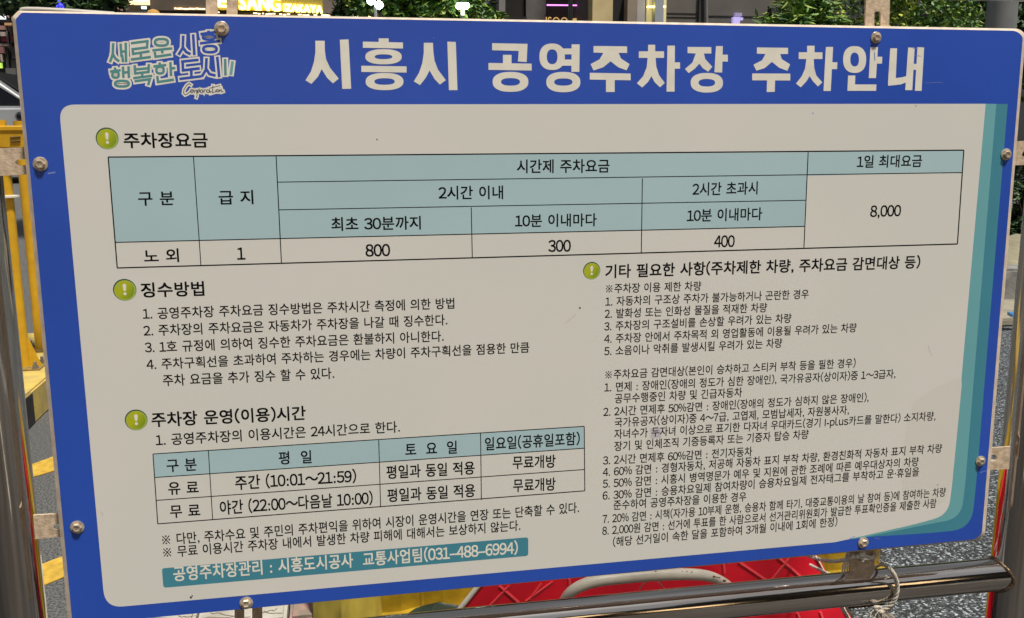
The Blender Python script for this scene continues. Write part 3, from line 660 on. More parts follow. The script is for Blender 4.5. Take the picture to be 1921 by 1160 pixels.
# ------------------------------------------------------------------ yellow guard rail on its painted kerb, left
yp = mat("yellow_gloss_paint", (.62,.36,.012), .4, col2=(.52,.29,.014), nscale=16, bump=.12, bscale=90)
yk = mat("yellow_kerb_paint", (.60,.44,.10), .7, col2=(.42,.33,.12), nscale=9, bump=.5, bscale=60)
bk = mat("black_kerb_paint", (.02,.02,.022), .7, noise=.4, nscale=20)
KZ = .15
A = gr(44,746,KZ); B = gr(92,705,KZ); d = (B-A); d[2] = 0; d /= np.linalg.norm(d); nrm = np.array([-d[1], d[0], 0])
kerb = thing("painted_kerb", "concrete kerb island painted yellow with black bands beneath the yellow guard rail", "kerb", A*np.array([1,1,0]))
wk = .85
def kbox(t0, t1, o0, o1, z0, z1, m, nm):
    a, b = A + d*t0, A + d*t1
    pts = [a + nrm*o0, b + nrm*o0, b + nrm*o1, a + nrm*o1]
    for p in pts: p[2] = z0
    return MB().prism(pts, (0,0,z1-z0)).build(nm, m, kerb, bevel=.008)
kbox(-1.2, 1.4, 0, wk, 0, KZ, yk, "yellow_slab")
tA = np.linalg.norm(gr(62,732,KZ)[:2]-A[:2])
kbox(tA-.55, tA, -.003, .01, 0.0, KZ-.006, bk, "black_band"); kbox(tA+.62, tA+1.1, -.003, .01, 0.0, KZ-.006, bk, "black_band")
gr_ = thing("guard_rail", "yellow steel guard rail with bolted posts on the painted kerb", "guard rail", gr(50,688,KZ))
p1 = gr(47,690,KZ); p2 = gr(77,656,KZ)
for p, w_ in ((p1,.0245),(p2,.026)):
    po = MB().tube([p, (p[0],p[1],1.30)], w_, 20).build("post", yp, gr_, True)
    MB().box((p[0]-.085,p[1]-.075,KZ),(p[0]+.085,p[1]+.075,KZ+.008)).build("base_plate", mat("rusty_plate", (.30,.20,.05), .7, noise=.6, nscale=30), po)
    for sx in (-1,1):
        for sy in (-1,1):
            MB().lathe((p[0]+sx*.062,p[1]+sy*.055,KZ+.008),(0,0,1),[(.017,0),(.017,.004),(.012,.004),(.012,.016),(.007,.016),(.007,.03),(.004,.033)],6).build("anchor_bolt", mat("grey_bolt", (.22,.22,.20), .5, metal=.6), po)
    MB().prism([(p[0]+w_*.8,p[1]-.004,KZ+.008),(p[0]+.075,p[1]-.004,KZ+.008),(p[0]+w_*.8,p[1]-.004,KZ+.16)],(0,.008,0)).build("gusset", yp, po)
ring_ = MB().lathe((p1[0],p1[1],at(20,366,p1[1])[2]),(0,0,1),[(.026,-.012),(.05,-.010),(.05,-.002),(.026,0)],20).build("collar", mat("white_band", (.7,.66,.58), .5), gr_, True)
zc_ = at(20,257,p1[1])[2]; dr = (p2-p1); dr[2] = 0; dr /= np.linalg.norm(dr)
rx0 = at(-60,257,3.0); rx1 = at(330,257,3.0)
prof = [(0,-.048),(-.02,-.044),(-.024,.026),(-.030,.030),(-.030,.044),(0,.050),(.03,.048),(.03,-.048)]
MB().prism([(rx0[0], p1[1]-.05+a, zc_+b) for a, b in prof], (rx1[0]-rx0[0], 0, 0)).build("beam", yp, gr_)
sl_ = MB()
for y in (258.5, 266): sl_.tube([at(19,y,p1[1]-.075), at(38,y-1.5,p1[1]-.075)], .004, 6)
sl_.build("slot", mat("dark_slot", (.10,.06,.01), .7), gr_)

# ------------------------------------------------------------------ silver car, far left
CYc = 13.6; zg = gz(CYc); xw = at(72,199,CYc)[0]; zb0 = at(72,199,CYc)[2] - zg
silver = mat("silver_paint", (.50,.53,.56), .25, metal=.5, noise=.08, nscale=3, coat=.6)
glass = mat("car_glass", (.012,.014,.018), .08, spec=.8); tyre = mat("tyre_rubber", (.015,.015,.016), .8); rim = mat("wheel_rim", (.45,.46,.48), .3, metal=.9)
car = thing("parked_car", "silver car parked behind the yellow guard rail", "car", (xw-1.2, CYc+.9, zg))
def cp(pts, y0, y1): return MB().prism([(xw+x, y0, zg+z) for x, z in pts], (0, y1-y0, 0))
H_ = zb0
cp([(1.05,.35),(1.08,.62),(.98,.85),(.6,H_-.10),(-.02,H_),(-3.2,H_),(-3.45,H_-.2),(-3.5,.4),(-3.3,.28),(.9,.26)], CYc, CYc+1.82).build("body", silver, car, bevel=.05, seg=3)
cp([(-.02,H_-.03),(-.72,H_+.50),(-1.1,H_+.58),(-2.6,H_+.56),(-3.15,H_-.03)], CYc+.12, CYc+1.70).build("cabin", silver, car, bevel=.04, seg=3)
cp([(-.14,H_+.0),(-.74,H_+.42),(-1.05,H_+.49),(-1.25,H_+.5),(-1.25,H_+.0)], CYc+.112, CYc+.16).build("side_window", glass, car)
cp([(-1.36,H_+.0),(-1.36,H_+.5),(-2.45,H_+.48),(-2.8,H_+.0)], CYc+.112, CYc+.16).build("side_window", glass, car)
q0 = np.array([xw-.03, CYc+.2, zg+H_+.02]); q1 = np.array([xw-.69, CYc+.26, zg+H_+.49])
MB().prism([q0, q1, q1+np.array([0,1.30,0]), q0+np.array([0,1.42,0])], (.012,0,.016)).build("windscreen", glass, car)
for xx in (.42, -2.55):
    for yy in (CYc-.01, CYc+1.63):
        tw = MB().lathe((xw+xx, yy, zg+.34),(0,1,0),[(.24,0),(.33,.01),(.34,.05),(.34,.16),(.33,.20)],28).build("wheel", tyre, car, True)
        MB().lathe((xw+xx, yy-.004, zg+.34),(0,1,0),[(.22,0),(.22,.02),(.05,.03)],20).build("rim", rim, tw, True)
m_ = at(37,219,CYc-.1)
MB().lathe((m_[0],CYc-.10,m_[2]),(0,1,0),[(.03,-.05),(.065,0),(.065,.08),(.03,.12)],14).build("door_mirror", glass, car, True)
cp([(.99,.62),(1.085,.62),(1.0,.78),(.85,.80)], CYc-.006, CYc+.3).build("headlight", mat("headlight_glass", (.6,.62,.65), .1), car)
hd_ = MB().box((xw-1.15,CYc-.012,zg+H_-.15),(xw-.95,CYc+.01,zg+H_-.12)).build("door_handle", silver, car)

# ------------------------------------------------------------------ trees and shrubs
def leaf_mat(name, c0, c1, c2):
    m = bpy.data.materials.new(name); m.use_nodes = True; n = m.node_tree; b = n.nodes["Principled BSDF"]
    gi = n.nodes.new("ShaderNodeNewGeometry"); cr = n.nodes.new("ShaderNodeValToRGB"); e = cr.color_ramp.elements
    e[0].color = (*c0,1); e[1].color = (*c2,1); k = e.new(.6); k.color = (*c1,1)
    n.links.new(gi.outputs["Random Per Island"], cr.inputs[0]); n.links.new(cr.outputs[0], b.inputs["Base Color"])
    b.inputs["Roughness"].default_value = .55; b.inputs["Subsurface Weight"].default_value = 0
    return m
leafA = leaf_mat("green_leaves", (.025,.08,.018), (.09,.22,.03), (.32,.40,.07))
leafB = leaf_mat("dark_leaves", (.010,.03,.012), (.028,.075,.022), (.10,.17,.04))
leafC = leaf_mat("yellow_green_leaves", (.05,.12,.018), (.18,.30,.04), (.50,.50,.08))
bark = mat("bark", (.06,.045,.03), .9, noise=.5, nscale=30, bump=.8, bscale=60)
def tree(name, label, c, rx, ry, rz, nleaf, ls, lm, zg_=None, group=None, clumps=26, trunk=.07, seed=1, elong=1.7):
    rnd_ = random.Random(seed); c = np.array(c, float); zg0 = gz(c[1]) if zg_ is None else zg_
    root = thing(name, label, "tree" if trunk > .03 else "shrub", (c[0], c[1], zg0), group)
    tk = MB(); top = np.array([c[0], c[1], c[2]]); base = np.array([c[0], c[1], zg0-.02])
    tk.tube([base, base*.5+top*.5+np.array([.03,0,0]), top], [trunk, trunk*.75, trunk*.4], 10)
    cl = []
    for k in range(clumps):
        while True:
            p = np.array([rnd_.uniform(-1,1) for _ in range(3)])
            if p@p < 1: break
        p = p/np.sqrt(p@p)*(p@p)**.22
        q = c + p*np.array([rx,ry,rz]); cl.append((q, rnd_.uniform(.26,.48)))
        if k % 3 == 0: tk.tube([base*.35+top*.65, (top+q)/2 + np.array([0,0,.05]), q], [trunk*.4, trunk*.25, trunk*.08], 6)
    g_ = np.random.default_rng(seed); cq = np.array([q for q, _ in cl]); cs = np.array([k for _, k in cl]); ii = g_.integers(0, len(cl), nleaf)
    u_ = g_.normal(size=(nleaf,3)); u_ /= np.linalg.norm(u_, axis=1)[:,None]; u_ *= g_.random((nleaf,1))**(1/3)
    p = cq[ii] + u_*cs[ii][:,None]*np.array([rx,ry,rz])*1.05
    p = p[p[:,2] > zg0 + .02]; n_ = len(p)
    a = g_.normal(size=(n_,3))*np.array([1,1,.6]) + np.array([0,0,-.3]); a /= np.linalg.norm(a, axis=1)[:,None]
    b = np.cross(a, g_.normal(size=(n_,3))*np.array([.5,.5,0]) + np.array([0,0,1])); b /= np.linalg.norm(b, axis=1)[:,None]
    s_ = (ls*g_.uniform(.6,1.3,n_))[:,None]; nn = np.cross(a,b)*s_*.15
    arr = np.stack([p, p + a*s_*elong*.5 + b*s_*.45 + nn, p + a*s_*elong, p + a*s_*elong*.5 - b*s_*.45 + nn], axis=1).reshape(-1,3)
    vs = arr.tolist(); fs = [(4*i,4*i+1,4*i+2,4*i+3) for i in range(n_)]
    tk.build("trunk" if trunk > .03 else "stem", bark, root, True)
    MB().add(vs, fs).build("crown" if trunk > .03 else "foliage", lm, root)
    return root
def ct(px, py, Y): return at(px, py, Y)
G = "trees between the board and the buildings"
tree("tree", "yellow-green leafy tree right of the dark window, above the board's top edge", ct(1560,20,5.6), .52,.5,.62, 9000,.028, leafC, seed=3, group=G)
tree("tree", "bright green tree behind the upper right bracket", ct(1700,40,6.2), .62,.6,.75, 9000,.034, leafA, seed=4, group=G)
tree("tree", "dark green tree just left of the grey pole", ct(1800,60,6.8), .70,.6,.85, 5200,.05, leafB, seed=5, group=G)
tree("tree", "green tree right of the grey pole at the right picture edge", ct(1960,30,6.6), .50,.5,.6, 3500,.05, leafA, seed=6, group=G)
tree("fir_tree", "small bright fir sprays beside the dark window", ct(1495,32,5.2), .22,.25,.14, 1500,.03, leafA, seed=8, group=G, clumps=12, trunk=.035, elong=3.5)
tree("tree", "broad dark green tree between the twin-globe lamp and the square-headed lamp", ct(775,0,9.5), .62,.6,.65, 6000,.055, leafA, seed=9, group=G)
tree("tree", "brighter green tree under the square-headed street lamp", ct(860,30,9.0), .42,.4,.36, 3600,.05, leafA, seed=10, group=G)
tree("tree", "tree beside the purple neon panel", ct(830,-8,10.0), .6,.5,.5, 4200,.055, leafB, seed=19, group=G)
tree("fir_tree", "small dark fir in front of the grey wall right of the yellow neon lettering", ct(658,28,11.0), .17,.17,.30, 1500,.045, leafB, seed=11, group=G, clumps=14, trunk=.035, elong=2.6)
tree("tree", "very dark tree above the board's top left corner", ct(110,-8,8.5), .55,.5,.26, 4200,.055, leafB, seed=12, group=G)
tree("shrub", "dark shrub filling the gap right of the board below the upper right bracket", ct(1925,380,6.6), .40,.4,.42, 4500,.045, leafB, seed=13, clumps=22, trunk=.02)

# ------------------------------------------------------------------ right: kerb stone, paving, heap, pole, wall
stone = mat("grey_kerb_stone", (.24,.24,.23), .85, noise=.4, nscale=14, bump=.7, bscale=70)
pavem = mat("pale_paving", (.32,.30,.23), .85, noise=.35, nscale=6, bump=.4, bscale=40)
e0 = gr(1905,612,0); xk0 = e0[0]-.7; xk1 = e0[0]+3.5
o = MB().box((xk0, e0[1], 0), (xk1, e0[1]+.75, gz(e0[1])+.05)).build("pavement", pavem, None, bevel=.01); tag(o, None, None, kind="structure")
yk1 = e0[1]+.62
o = MB().box((xk0, yk1, .02), (xk1, yk1+.22, at(1905,505,yk1)[2])).build("kerb_stone", stone, None, bevel=.02); tag(o, "grey kerb stone along the planting bed right of the board", "kerb")
mb = MB(); nx, ny = 24, 10; vs = []; zt4 = at(1900,440,yk1+.6)[2]; zk = at(1905,505,yk1)[2]
for j in range(ny+1):
    for i in range(nx+1):
        x = xk0 + .3 + (2.2)*i/nx; y = yk1+.20 + 1.0*j/ny
        z = zk - .03 + (zt4-zk)*math.sin(math.pi*min(1,j/ny))*(.8+.2*math.sin(i*.9)) + .02*math.sin(i*1.7+j) 
        vs.append((x,y,z))
mb.add(vs, [(j*(nx+1)+i, j*(nx+1)+i+1, (j+1)*(nx+1)+i+1, (j+1)*(nx+1)+i) for j in range(ny) for i in range(nx)])
N_ = len(vs); vs2 = [(x,y,.0) for x,y,z in vs]
rim_ = [i for i in range(nx+1)] + [(j*(nx+1)+nx) for j in range(1,ny+1)] + [ny*(nx+1)+i for i in range(nx-1,-1,-1)] + [j*(nx+1) for j in range(ny-1,0,-1)]
mb.add([vs[i] for i in rim_] + [vs2[i] for i in rim_], [(k,(k+1)%len(rim_),len(rim_)+(k+1)%len(rim_),len(rim_)+k) for k in range(len(rim_))])
o = mb.build("sand_heap", mat("pale_sand", (.27,.25,.17), .9, noise=.3, nscale=8, bump=.5, bscale=50), None, True); tag(o, "pale sandy heap under the dark shrub right of the board", "heap")
b_ = gr(1907,594,.09)
o = MB().prism([b_+np.array([-.05,-.02,0]), b_+np.array([.03,-.035,0]), b_+np.array([.04,.04,0]), b_+np.array([-.02,.06,0])],(0,0,.02)).build("blue_scrap", mat("blue_plastic", (.05,.22,.50), .4), None); tag(o, "blue plastic scrap lying on the pale paving right of the board", "litter")
b_ = at(1880,20,3.4); rpo = .5*np.linalg.norm(at(1856,20,3.4)-at(1904,20,3.4))
greyp = mat("grey_pole_paint", (.17,.18,.185), .55, noise=.15, nscale=10)
pol = thing("height_gate", "thick grey steel post behind the board's top right corner", "gate post", (b_[0],3.4,0))
MB().tube([(b_[0],3.4,0),(b_[0],3.4,b_[2]+.10)], rpo, 24).build("post", greyp, pol, True)

# ------------------------------------------------------------------ handrail behind the top left corner
hr_ = MB().tube(spline([at(47,240,.35),at(46,90,.35),at(43,40,.35),at(42,24,.35),at(48,18.5,.35),at(110,20.5,.35),at(215,27.5,.35)],8), .0045, 12)
o = hr_.build("handrail", mat("pale_rail", (.55,.52,.47), .35, metal=.3), None, True); tag(o, "thin steel handrail bent behind the board's top left corner", "handrail")

# ------------------------------------------------------------------ buildings across the street
def wl(name, col, **k): return mat(name, col, k.pop('rough', .8), **k)
def bx(parent, nm, m, px0, py0, px1, py1, Y, th=.1, bevel=0):
    """box whose front face spans these two photo corners on the plane Y"""
    a = at(px0, py0, Y); b = at(px1, py1, Y)
    return MB().box((min(a[0],b[0]), Y, min(a[2],b[2])), (max(a[0],b[0]), Y+th, max(a[2],b[2]))).build(nm, m, parent, bevel=bevel)
def wallbox(parent, m, px0, px1, Y, ztop_, depth=6, nm="wall"):
    a = at(px0, 100, Y)[0]; b = at(px1, 100, Y)[0]
    return MB().box((a, Y, 0), (b, Y+depth, ztop_)).build(nm, m, parent)
neonY = mat("yellow_neon", (1,.8,.2), .5, emit=(1,.80,.14), estr=3.2); warmL = mat("warm_lamp", (1,.8,.5), .5, emit=(1,.72,.35), estr=1.2)
whiteL = mat("white_lamp", (1,1,1), .5, emit=(.85,1,.95), estr=4.0); blueL = mat("blue_lamp", (.1,.1,1), .5, emit=(.06,.06,1), estr=1.4)
cyanL = mat("cyan_lamp", (.5,.9,1), .5, emit=(.45,.85,1), estr=1.6); pinkL = mat("pink_neon", (1,.4,1), .5, emit=(.75,.22,.75), estr=1.0); violL = mat("violet_lamp", (.6,.4,1), .5, emit=(.42,.28,1.0), estr=1.0)
cream = mat("cream_light_panel", (1,.8,.5), .5, emit=(1,.68,.34), estr=.75)
# izakaya block
YB = 12.6
bi = thing("restaurant_building", "brown restaurant front with yellow neon lettering above the board's left half", "building", (at(450,100,YB)[0], YB, 0))
wallbox(bi, wl("brown_fascia", (.075,.058,.045), noise=.2, nscale=5), 180, 605, YB, 5.2)
bx(bi, "fascia_box", wl("dark_brown_sign", (.10,.075,.055), noise=.15, nscale=6), 278, -40, 392, 21, YB-.35, .34)
bx(bi, "dark_band", wl("black_band", (.010,.009,.008)), 180, 23, 605, 60, YB-.12, .12)
bx(bi, "grey_wall_panel", wl("slate_panel", (.05,.055,.06), noise=.2, nscale=8), 180, 4, 282, 24, YB-.06, .06)
bx(bi, "light_panel", cream, 183, -14, 232.5, 2.2, YB-.4, .3); bx(bi, "light_panel", cream, 235, -14, 277, 4.6, YB-.4, .3)
lt = MB()
for x in list(range(328, 386, 6)): 
    a = at(x + random.uniform(-1,1), 16.5 + random.uniform(-.6,.6), YB-.37); lt.box((a[0]-.015*random.uniform(.6,1.5),YB-.37,a[2]-.008),(a[0]+.016*random.uniform(.6,1.5),YB-.355,a[2]+.008))
for x in range(395, 606, 7):
    if random.random() < .6:
        a = at(x, 23.2 + (x-395)*.028 + random.uniform(-.7,.7), YB-.14); lt.box((a[0]-.018*random.uniform(.5,1.6),YB-.14,a[2]-.007),(a[0]+.018*random.uniform(.5,1.6),YB-.125,a[2]+.007))
lt.build("small_lamps", warmL, bi)
mb = MB()
for s_, x0, y0, x1, y1, h_2 in [("E",409,2,424,3,21),("SANG",449,4.5,525,8,26),("IZAKAYA",533,14.5,604,18,13)]:
    v_, f_ = glyphs(s_); P0 = at(x0,y0,YB-.10); P1 = at(x1,y1,YB-.10); H2 = np.linalg.norm(at(x0,y0-h_2/2,YB-.1)-at(x0,y0+h_2/2,YB-.1)); a_, b_2 = v_[:,0].min(), v_[:,0].max(); zl, zh = v_[:,1].min(), v_[:,1].max()
    fr = [P0 + (P1-P0)*((p[0]-a_)/(b_2-a_)) + np.array([0,0,((p[1]-zl)/(zh-zl)-.5)*H2]) for p in v_]
    nl = MB()
    for dx, dz in ((-.012,-.012),(.012,-.012),(.012,.012),(-.012,.012)): nl.add([p + np.array([dx*.8, -.002*(dx+dz*2), dz*.6]) for p in fr], f_)
    nl.build("neon_word", neonY, bi)
bx(bi, "painted_glow_board", mat("painted_neon_glow", (.30,.24,.04), .7), 405, -12, 606, 22.5, YB-.05, .04)  # the neon's yellow glow on the fascia, painted into this board's colour
# grey block right of it
bg = thing("grey_building", "plain grey building behind the small fir and the twin-globe lamp", "building", (at(650,100,13.2)[0], 13.2, 0))
wallbox(bg, wl("grey_render", (.20,.17,.155), noise=.2, nscale=4), 605, 760, 13.2, 5.5)
lt = MB()
for x in (611,616,628,634,668,688,692,722): 
    a = at(x, 30.5 + (x-611)*.035, 12.9); lt.box((a[0]-.03,12.9,a[2]-.008),(a[0]+.03,12.93,a[2]+.02))
lt.build("small_lamps", warmL, bg); a = at(590,30,12.3)
# neon glass tower
bn = thing("neon_building", "dark glass building with white, blue and violet neon strips", "building", (at(920,100,12.0)[0], 12.0, 0))
wallbox(bn, wl("blue_black_glass", (.03,.03,.045), rough=.2), 740, 934, 12.0, 6.0)
bx(bn, "white_neon_strip", cyanL, 921, -20, 929, 18, 11.9, .1); bx(bn, "blue_neon_strip", mat("azure_lamp", (.2,.5,1), .5, emit=(.10,.45,1), estr=1.0), 914, -20, 920, 16, 11.9, .1)
bx(bn, "pink_neon_strip", pinkL, 909.5, -20, 913, 16, 11.9, .1); bx(bn, "violet_neon_strip", violL, 911, 20, 915, 44, 11.9, .1)
for x in (892, 900, 906): bx(bn, "mullion", wl("grey_metal", (.25,.25,.28)), x, -20, x+2.5, 45, 11.92, .08)
bx(bn, "blue_panel", wl("deep_blue_panel", (.03,.035,.16)), 903, 18, 926, 46, 11.95, .05)
# dark commercial block with the pink neon
bd = thing("dark_shop_building", "dark grey shop building with a pink neon outline and golden lettering", "building", (at(1040,100,11.2)[0], 11.2, 0))
wallbox(bd, wl("charcoal_wall", (.055,.05,.05), noise=.25, nscale=5), 932, 1112, 11.2, 6.0)
bx(bd, "grey_pier", wl("pier_grey", (.14,.13,.125), noise=.3, nscale=6), 987, -20, 1024, 60, 11.05, .15)
bx(bd, "window", wl("dark_window", (.02,.02,.022), rough=.2), 948, -20, 983, 60, 11.12, .08)
MB().prism([at(936,34,11.0),at(948,22,11.0),at(948,-20,11.0),at(936,-20,11.0)],(0,.2,0)).build("slanted_return", wl("pier_light", (.20,.19,.18), noise=.3, nscale=6), bd)
bx(bd, "sill", wl("black_sill", (.008,.008,.008)), 944, 31, 988, 60, 10.95, .2)
a = [at(1026,9.8,11.0), at(1101,10.6,11.0), at(1102,-30,11.0)]
MB().tube(a, .009, 8).build("neon_outline", pinkL, bd, True)
gold = mat("golden_letters", (.75,.48,.16), .35, metal=.5, emit=(1,.6,.2), estr=.25)
mb = MB(); v_, f_ = glyphs("ISOOIL"); P0 = at(1024,40,11.0); P1 = at(1078,41,11.0); a_, b_2 = v_[:,0].min(), v_[:,0].max(); H2 = .11
mb.add([P0 + (P1-P0)*((p[0]-a_)/(b_2-a_)) + np.array([0,0,(p[1]-.35)*H2/.7]) for p in v_], f_); mb.build("golden_lettering", gold, bd)
bx(bd, "golden_bar", gold, 1076, 34.5, 1112, 50, 11.0, .1)
a = at(1108,2,10.9); MB().lathe(a,(0,0,1),[(.01,-.05),(.045,-.03),(.05,0),(.03,.04),(.01,.05)],14).build("wall_lamp", warmL, bd, True)
# lit entrance and grey block
be = thing("grey_shop_building", "long grey building with a lit golden entrance and a drainpipe, above the board's middle", "building", (at(1280,100,10.2)[0], 10.2, 0))
wallbox(be, wl("warm_grey_wall", (.115,.105,.097), noise=.2, nscale=3.5, bump=.3, bscale=30), 1112, 1540, 10.2, 6.0)
wallbox(be, wl("dark_wall_right", (.035,.037,.04), noise=.3, nscale=4), 1540, 2300, 10.4, 6.0, nm="rear_wall")
bx(be, "golden_panel", wl("brass_panel", (.55,.44,.23), noise=.3, nscale=2.5), 1112, -20, 1149, 60, 9.95, .2)
bx(be, "doorway", wl("black_door", (.004,.004,.005)), 1149, -20, 1178, 60, 10.1, .1)
bx(be, "column", wl("beige_column", (.26,.21,.16), noise=.2, nscale=6), 1178, -20, 1194, 60, 9.95, .25)
bx(be, "tiled_column", wl("white_tile", (.38,.36,.35), noise=.1, nscale=6), 1196, -20, 1209.5, 60, 9.95, .25)
bx(be, "gap", wl("dark_gap", (.012,.012,.014)), 1209.5, -20, 1215, 60, 10.1, .1)
bx(be, "lit_glass", mat("lit_glass", (.35,.33,.25), .3, emit=(.9,.75,.35), estr=.18), 1215, -20, 1249, 60, 10.05, .15)
bx(be, "column", wl("steel_column", (.30,.33,.36), rough=.4), 1230, -20, 1244, 60, 9.9, .12)
bx(be, "strip_lamp", neonY, 1216, 11, 1230, 14, 9.92, .05); bx(be, "strip_lamp", neonY, 1245, 11, 1249, 14, 9.92, .05)
bx(be, "dark_strip", wl("dark_gap2", (.03,.03,.032)), 1313, -20, 1322, 60, 10.15, .05)  # dark strip left of the drainpipe
MB().tube([at(1325,-30,10.1), at(1326,60,10.1)], .018, 12).build("drainpipe", wl("zinc_pipe", (.22,.22,.23), rough=.5, metal=.5), be, True)
for y in (24.5, 31.5): bx(be, "panel_joint", wl("joint_dark", (.04,.037,.034)), 1250, y, 1312, y+.9, 10.19, .02)
bx(be, "panel_joint", wl("joint_dark", (.04,.037,.034)), 1330, 30, 1447, 31, 10.19, .02)
bx(be, "window_frame", wl("window_dark", (.012,.012,.013)), 1447, 15, 1480, 60, 10.1, .1)
bx(be, "window_blind", wl("blind_grey", (.13,.125,.12)), 1449, 22, 1478, 27, 10.08, .02)
vg = mat("soft_violet", (.3,.26,.42), .6, emit=(.5,.42,.9), estr=.30)  # violet reflection in the glass, put in as faintly glowing panels
bx(be, "violet_reflection", vg, 1376, 32, 1388, 46, 10.12, .06); bx(be, "violet_reflection", vg, 1389.5, 33, 1394, 38, 10.12, .06); bx(be, "violet_reflection", mat("faint_violet", (.2,.18,.26), .6, emit=(.5,.42,.9), estr=.12), 1379, 24, 1392, 31, 10.13, .05)
# unseen dark buildings, added for the pipes to mirror
for x0_, x1_, yb_, h_b, col_ in ((-14,-3.2,-10.5,8.5,(.05,.045,.04)),(-3.0,5.5,-11.5,6.5,(.035,.035,.037)),(5.8,16,-10.0,9.5,(.06,.05,.042))):
    bb = thing("building", "dark unseen building added behind the camera for the steel pipes to mirror", "building", ((x0_+x1_)/2, yb_, 0), "added buildings mirrored in the pipes")
    MB().box((x0_, yb_-5, 0),(x1_, yb_, h_b)).build("wall", wl("mirrored_wall_%d" % int(h_b*10), col_, noise=.3, nscale=2), bb)
    xx = x0_ + .8
    while xx < x1_ - 1.6:
        for zz in (1.0, 4.0):
            lit = random.random() < .35
            MB().box((xx, yb_, zz),(xx+1.1, yb_+.06, zz+1.5)).build("window", mat("added_lit_window", (.6,.5,.35), .4, emit=(1,.70,.38), estr=.9) if lit else wl("unlit_window", (.015,.016,.02), rough=.15), bb)  # glowing windows added to give the pipes warm streaks
        xx += random.uniform(1.5, 2.4)
# left shops
bs = thing("market_stall_front", "cluttered dark shop front with pink and white banners at the far left", "shop", (at(0,100,18.5)[0], 18.5, 0))
wallbox(bs, wl("shop_dark_wall", (.022,.02,.02), noise=.4, nscale=4), -420, 182, 18.5, 5.0)  # plain dark wall behind the stall's goods
bx(bs, "pink_banner", mat("pink_banner", (.62,.36,.38), .7, noise=.2, nscale=20), -30, -6, 16, 33, 18.3, .05)
bx(bs, "brown_panel", wl("rust_panel", (.16,.06,.03)), -30, 1, 9, 9, 18.25, .04); bx(bs, "light_box", mat("pale_light_box", (.8,.9,.95), .5, emit=(.7,.85,.9), estr=.45), -20, 27, 9, 36, 18.2, .08)
bx(bs, "grey_shutter", wl("shutter_grey", (.22,.23,.25), noise=.2, nscale=20), 16, -20, 32, 40, 18.35, .1)
bx(bs, "awning", wl("orange_awning", (.55,.30,.14)), 8, 43, 34, 48, 18.0, .4)
bx(bs, "shelf", wl("pale_shelf", (.40,.33,.28)), -20, 82, 18, 87, 18.3, .15); bx(bs, "door_panel", wl("grey_door", (.12,.115,.11), noise=.3, nscale=9), 9, 90, 18, 128, 18.38, .1)
bx(bs, "door_panel", wl("grey_door", (.12,.115,.11)), 20, 112, 40, 140, 18.3, .1)
bx(bs, "green_lamp", mat("green_lamp", (.4,.6,.1), .5, emit=(.35,.6,.08), estr=.5), -10, 118, 4, 128, 18.25, .05)
bx(bs, "red_goods", wl("red_goods", (.25,.03,.04)), 2, 70, 14, 78, 18.28, .1)
for px0, py0, px1, py1, col_ in [(-20,48,9,56,(.30,.16,.14)),(18,49,30,62,(.07,.06,.06)),(0,60,10,68,(.36,.30,.26)),(11,58,17,82,(.10,.10,.11)),(-12,88,7,100,(.20,.09,.09)),(0,102,5,116,(.45,.42,.36)),(19,64,29,80,(.12,.03,.03)),(10,128,30,140,(.10,.10,.10)),(20,88,30,110,(.06,.055,.05))]:
    bx(bs, "goods", wl("goods_%d" % (px0+100), col_), px0, py0, px1, py1, 18.22, .1)
mb = MB()
for x, y in [(108,12),(112,15),(116,10),(121,14),(113,8),(119,16),(111,2)]:
    mb.lathe(at(x,y,8.0),(0,0,1),[(.005,-.012),(.014,0),(.005,.012)],8)
o = mb.build("string_lights", blueL, None, True); tag(o, "cluster of small blue string lights in the dark tree at the top left", "string lights")
bx(bs, "cyan_lamp", mat("dim_cyan", (.4,.7,.9), .5, emit=(.3,.65,.95), estr=.6), 150, 0, 166, 4.5, 18.2, .05)
kio = thing("kiosk", "small stall with pinkish boards and a yellow strip left of the brown fascia", "kiosk", (at(215,100,9.5)[0], 9.5, gz(9.5)))
bx(kio, "counter", wl("kiosk_dark", (.06,.055,.05)), 176, 20, 300, 330, 9.5, 1.0)
bx(kio, "yellow_strip", mat("yellow_strip", (.7,.65,.25), .5, emit=(.9,.8,.3), estr=.3), 178, 14, 206, 17.5, 9.46, .03)
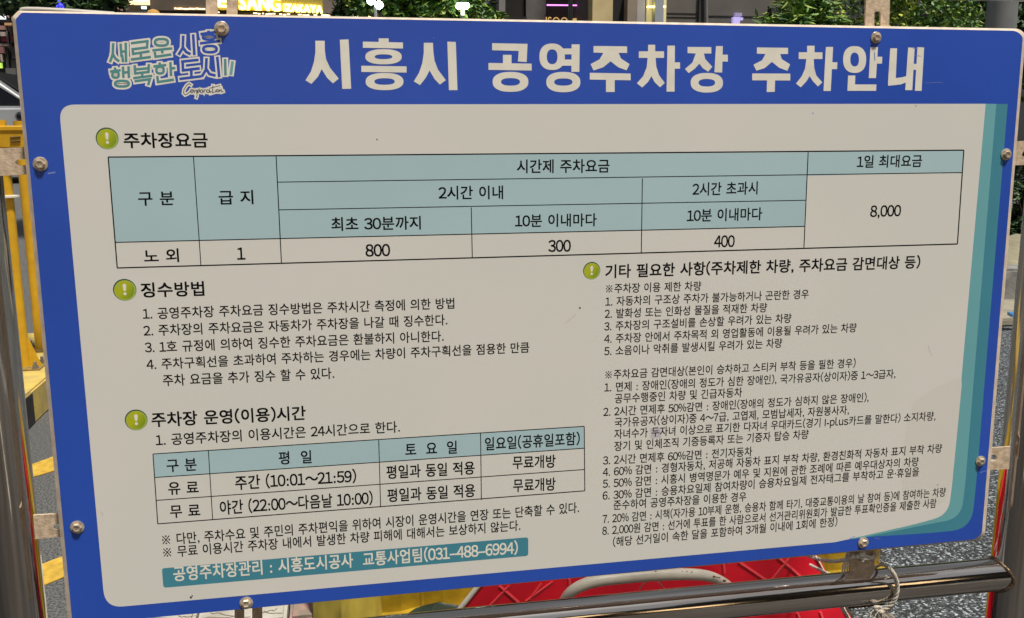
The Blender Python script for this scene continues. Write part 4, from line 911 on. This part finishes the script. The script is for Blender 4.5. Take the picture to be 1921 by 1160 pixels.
bx(kio, "white_lamp", whiteL, 179, 20, 188, 24, 9.44, .03); bx(kio, "notice_board", mat("pink_board", (.60,.40,.36), .7, col2=(.40,.20,.18), nscale=14), 210, 8, 238, 23, 9.44, .03)
bx(kio, "cyan_lamp", cyanL, 265, 12, 274, 16.5, 9.42, .03)
a = at(288,26,9.44); MB().lathe(a,(0,0,1),[(.075,-.03),(.07,0),(.05,.03),(.015,.045)],18).build("orange_dome", wl("orange_dome", (.45,.24,.05)), kio, True)

# ------------------------------------------------------------------ street lamps
lampm = mat("lamp_post_grey", (.32,.33,.33), .5)
a = at(705,40,8.6); sl1 = thing("street_lamp", "twin-globe street lamp in front of the grey building", "street lamp", (a[0],8.6,gz(8.6)))
MB().tube([(a[0],8.6,gz(8.6)),(a[0],8.6,at(705,14,8.6)[2])], .016, 12).build("pole", lampm, sl1, True)
for x, y in ((696,1.5),(711,9.5)):
    MB().lathe(at(x,y,8.6),(0,0,1),[(.012,-.040),(.034,-.025),(.044,0),(.034,.025),(.012,.038)],18).build("globe", whiteL, sl1, True)
a = at(868,40,8.4); sl2 = thing("street_lamp", "street lamp with a bright square head above the green tree", "street lamp", (a[0],8.4,gz(8.4)))
MB().tube([(a[0],8.4,gz(8.4)),(a[0],8.4,at(868,20,8.4)[2])], [.014,.014], 12).build("pole", lampm, sl2, True)
c_ = at(868,11.5,8.4); MB().box((c_[0]-.062,8.34,c_[2]-.026),(c_[0]+.062,8.46,c_[2]+.026)).build("lamp_head", whiteL, sl2, bevel=.012)
MB().lathe(at(868,24,8.4),(0,0,1),[(.010,-.035),(.022,-.02),(.018,.02),(.024,.03)],14).build("neck", mat("pale_neck", (.7,.75,.6), .5, emit=(.8,.9,.6), estr=.5), sl2, True)
a = at(1070,30,7.5); o = MB().tube([(a[0],7.5,gz(7.5)),(a[0],7.5,4.2)], .021, 14).build("sign_pole", wl("black_pole", (.012,.012,.014), rough=.4), None, True); tag(o, "thin black pole in front of the pink neon outline", "pole")

bpy.data.objects.remove(to_); bpy.data.curves.remove(tc_)
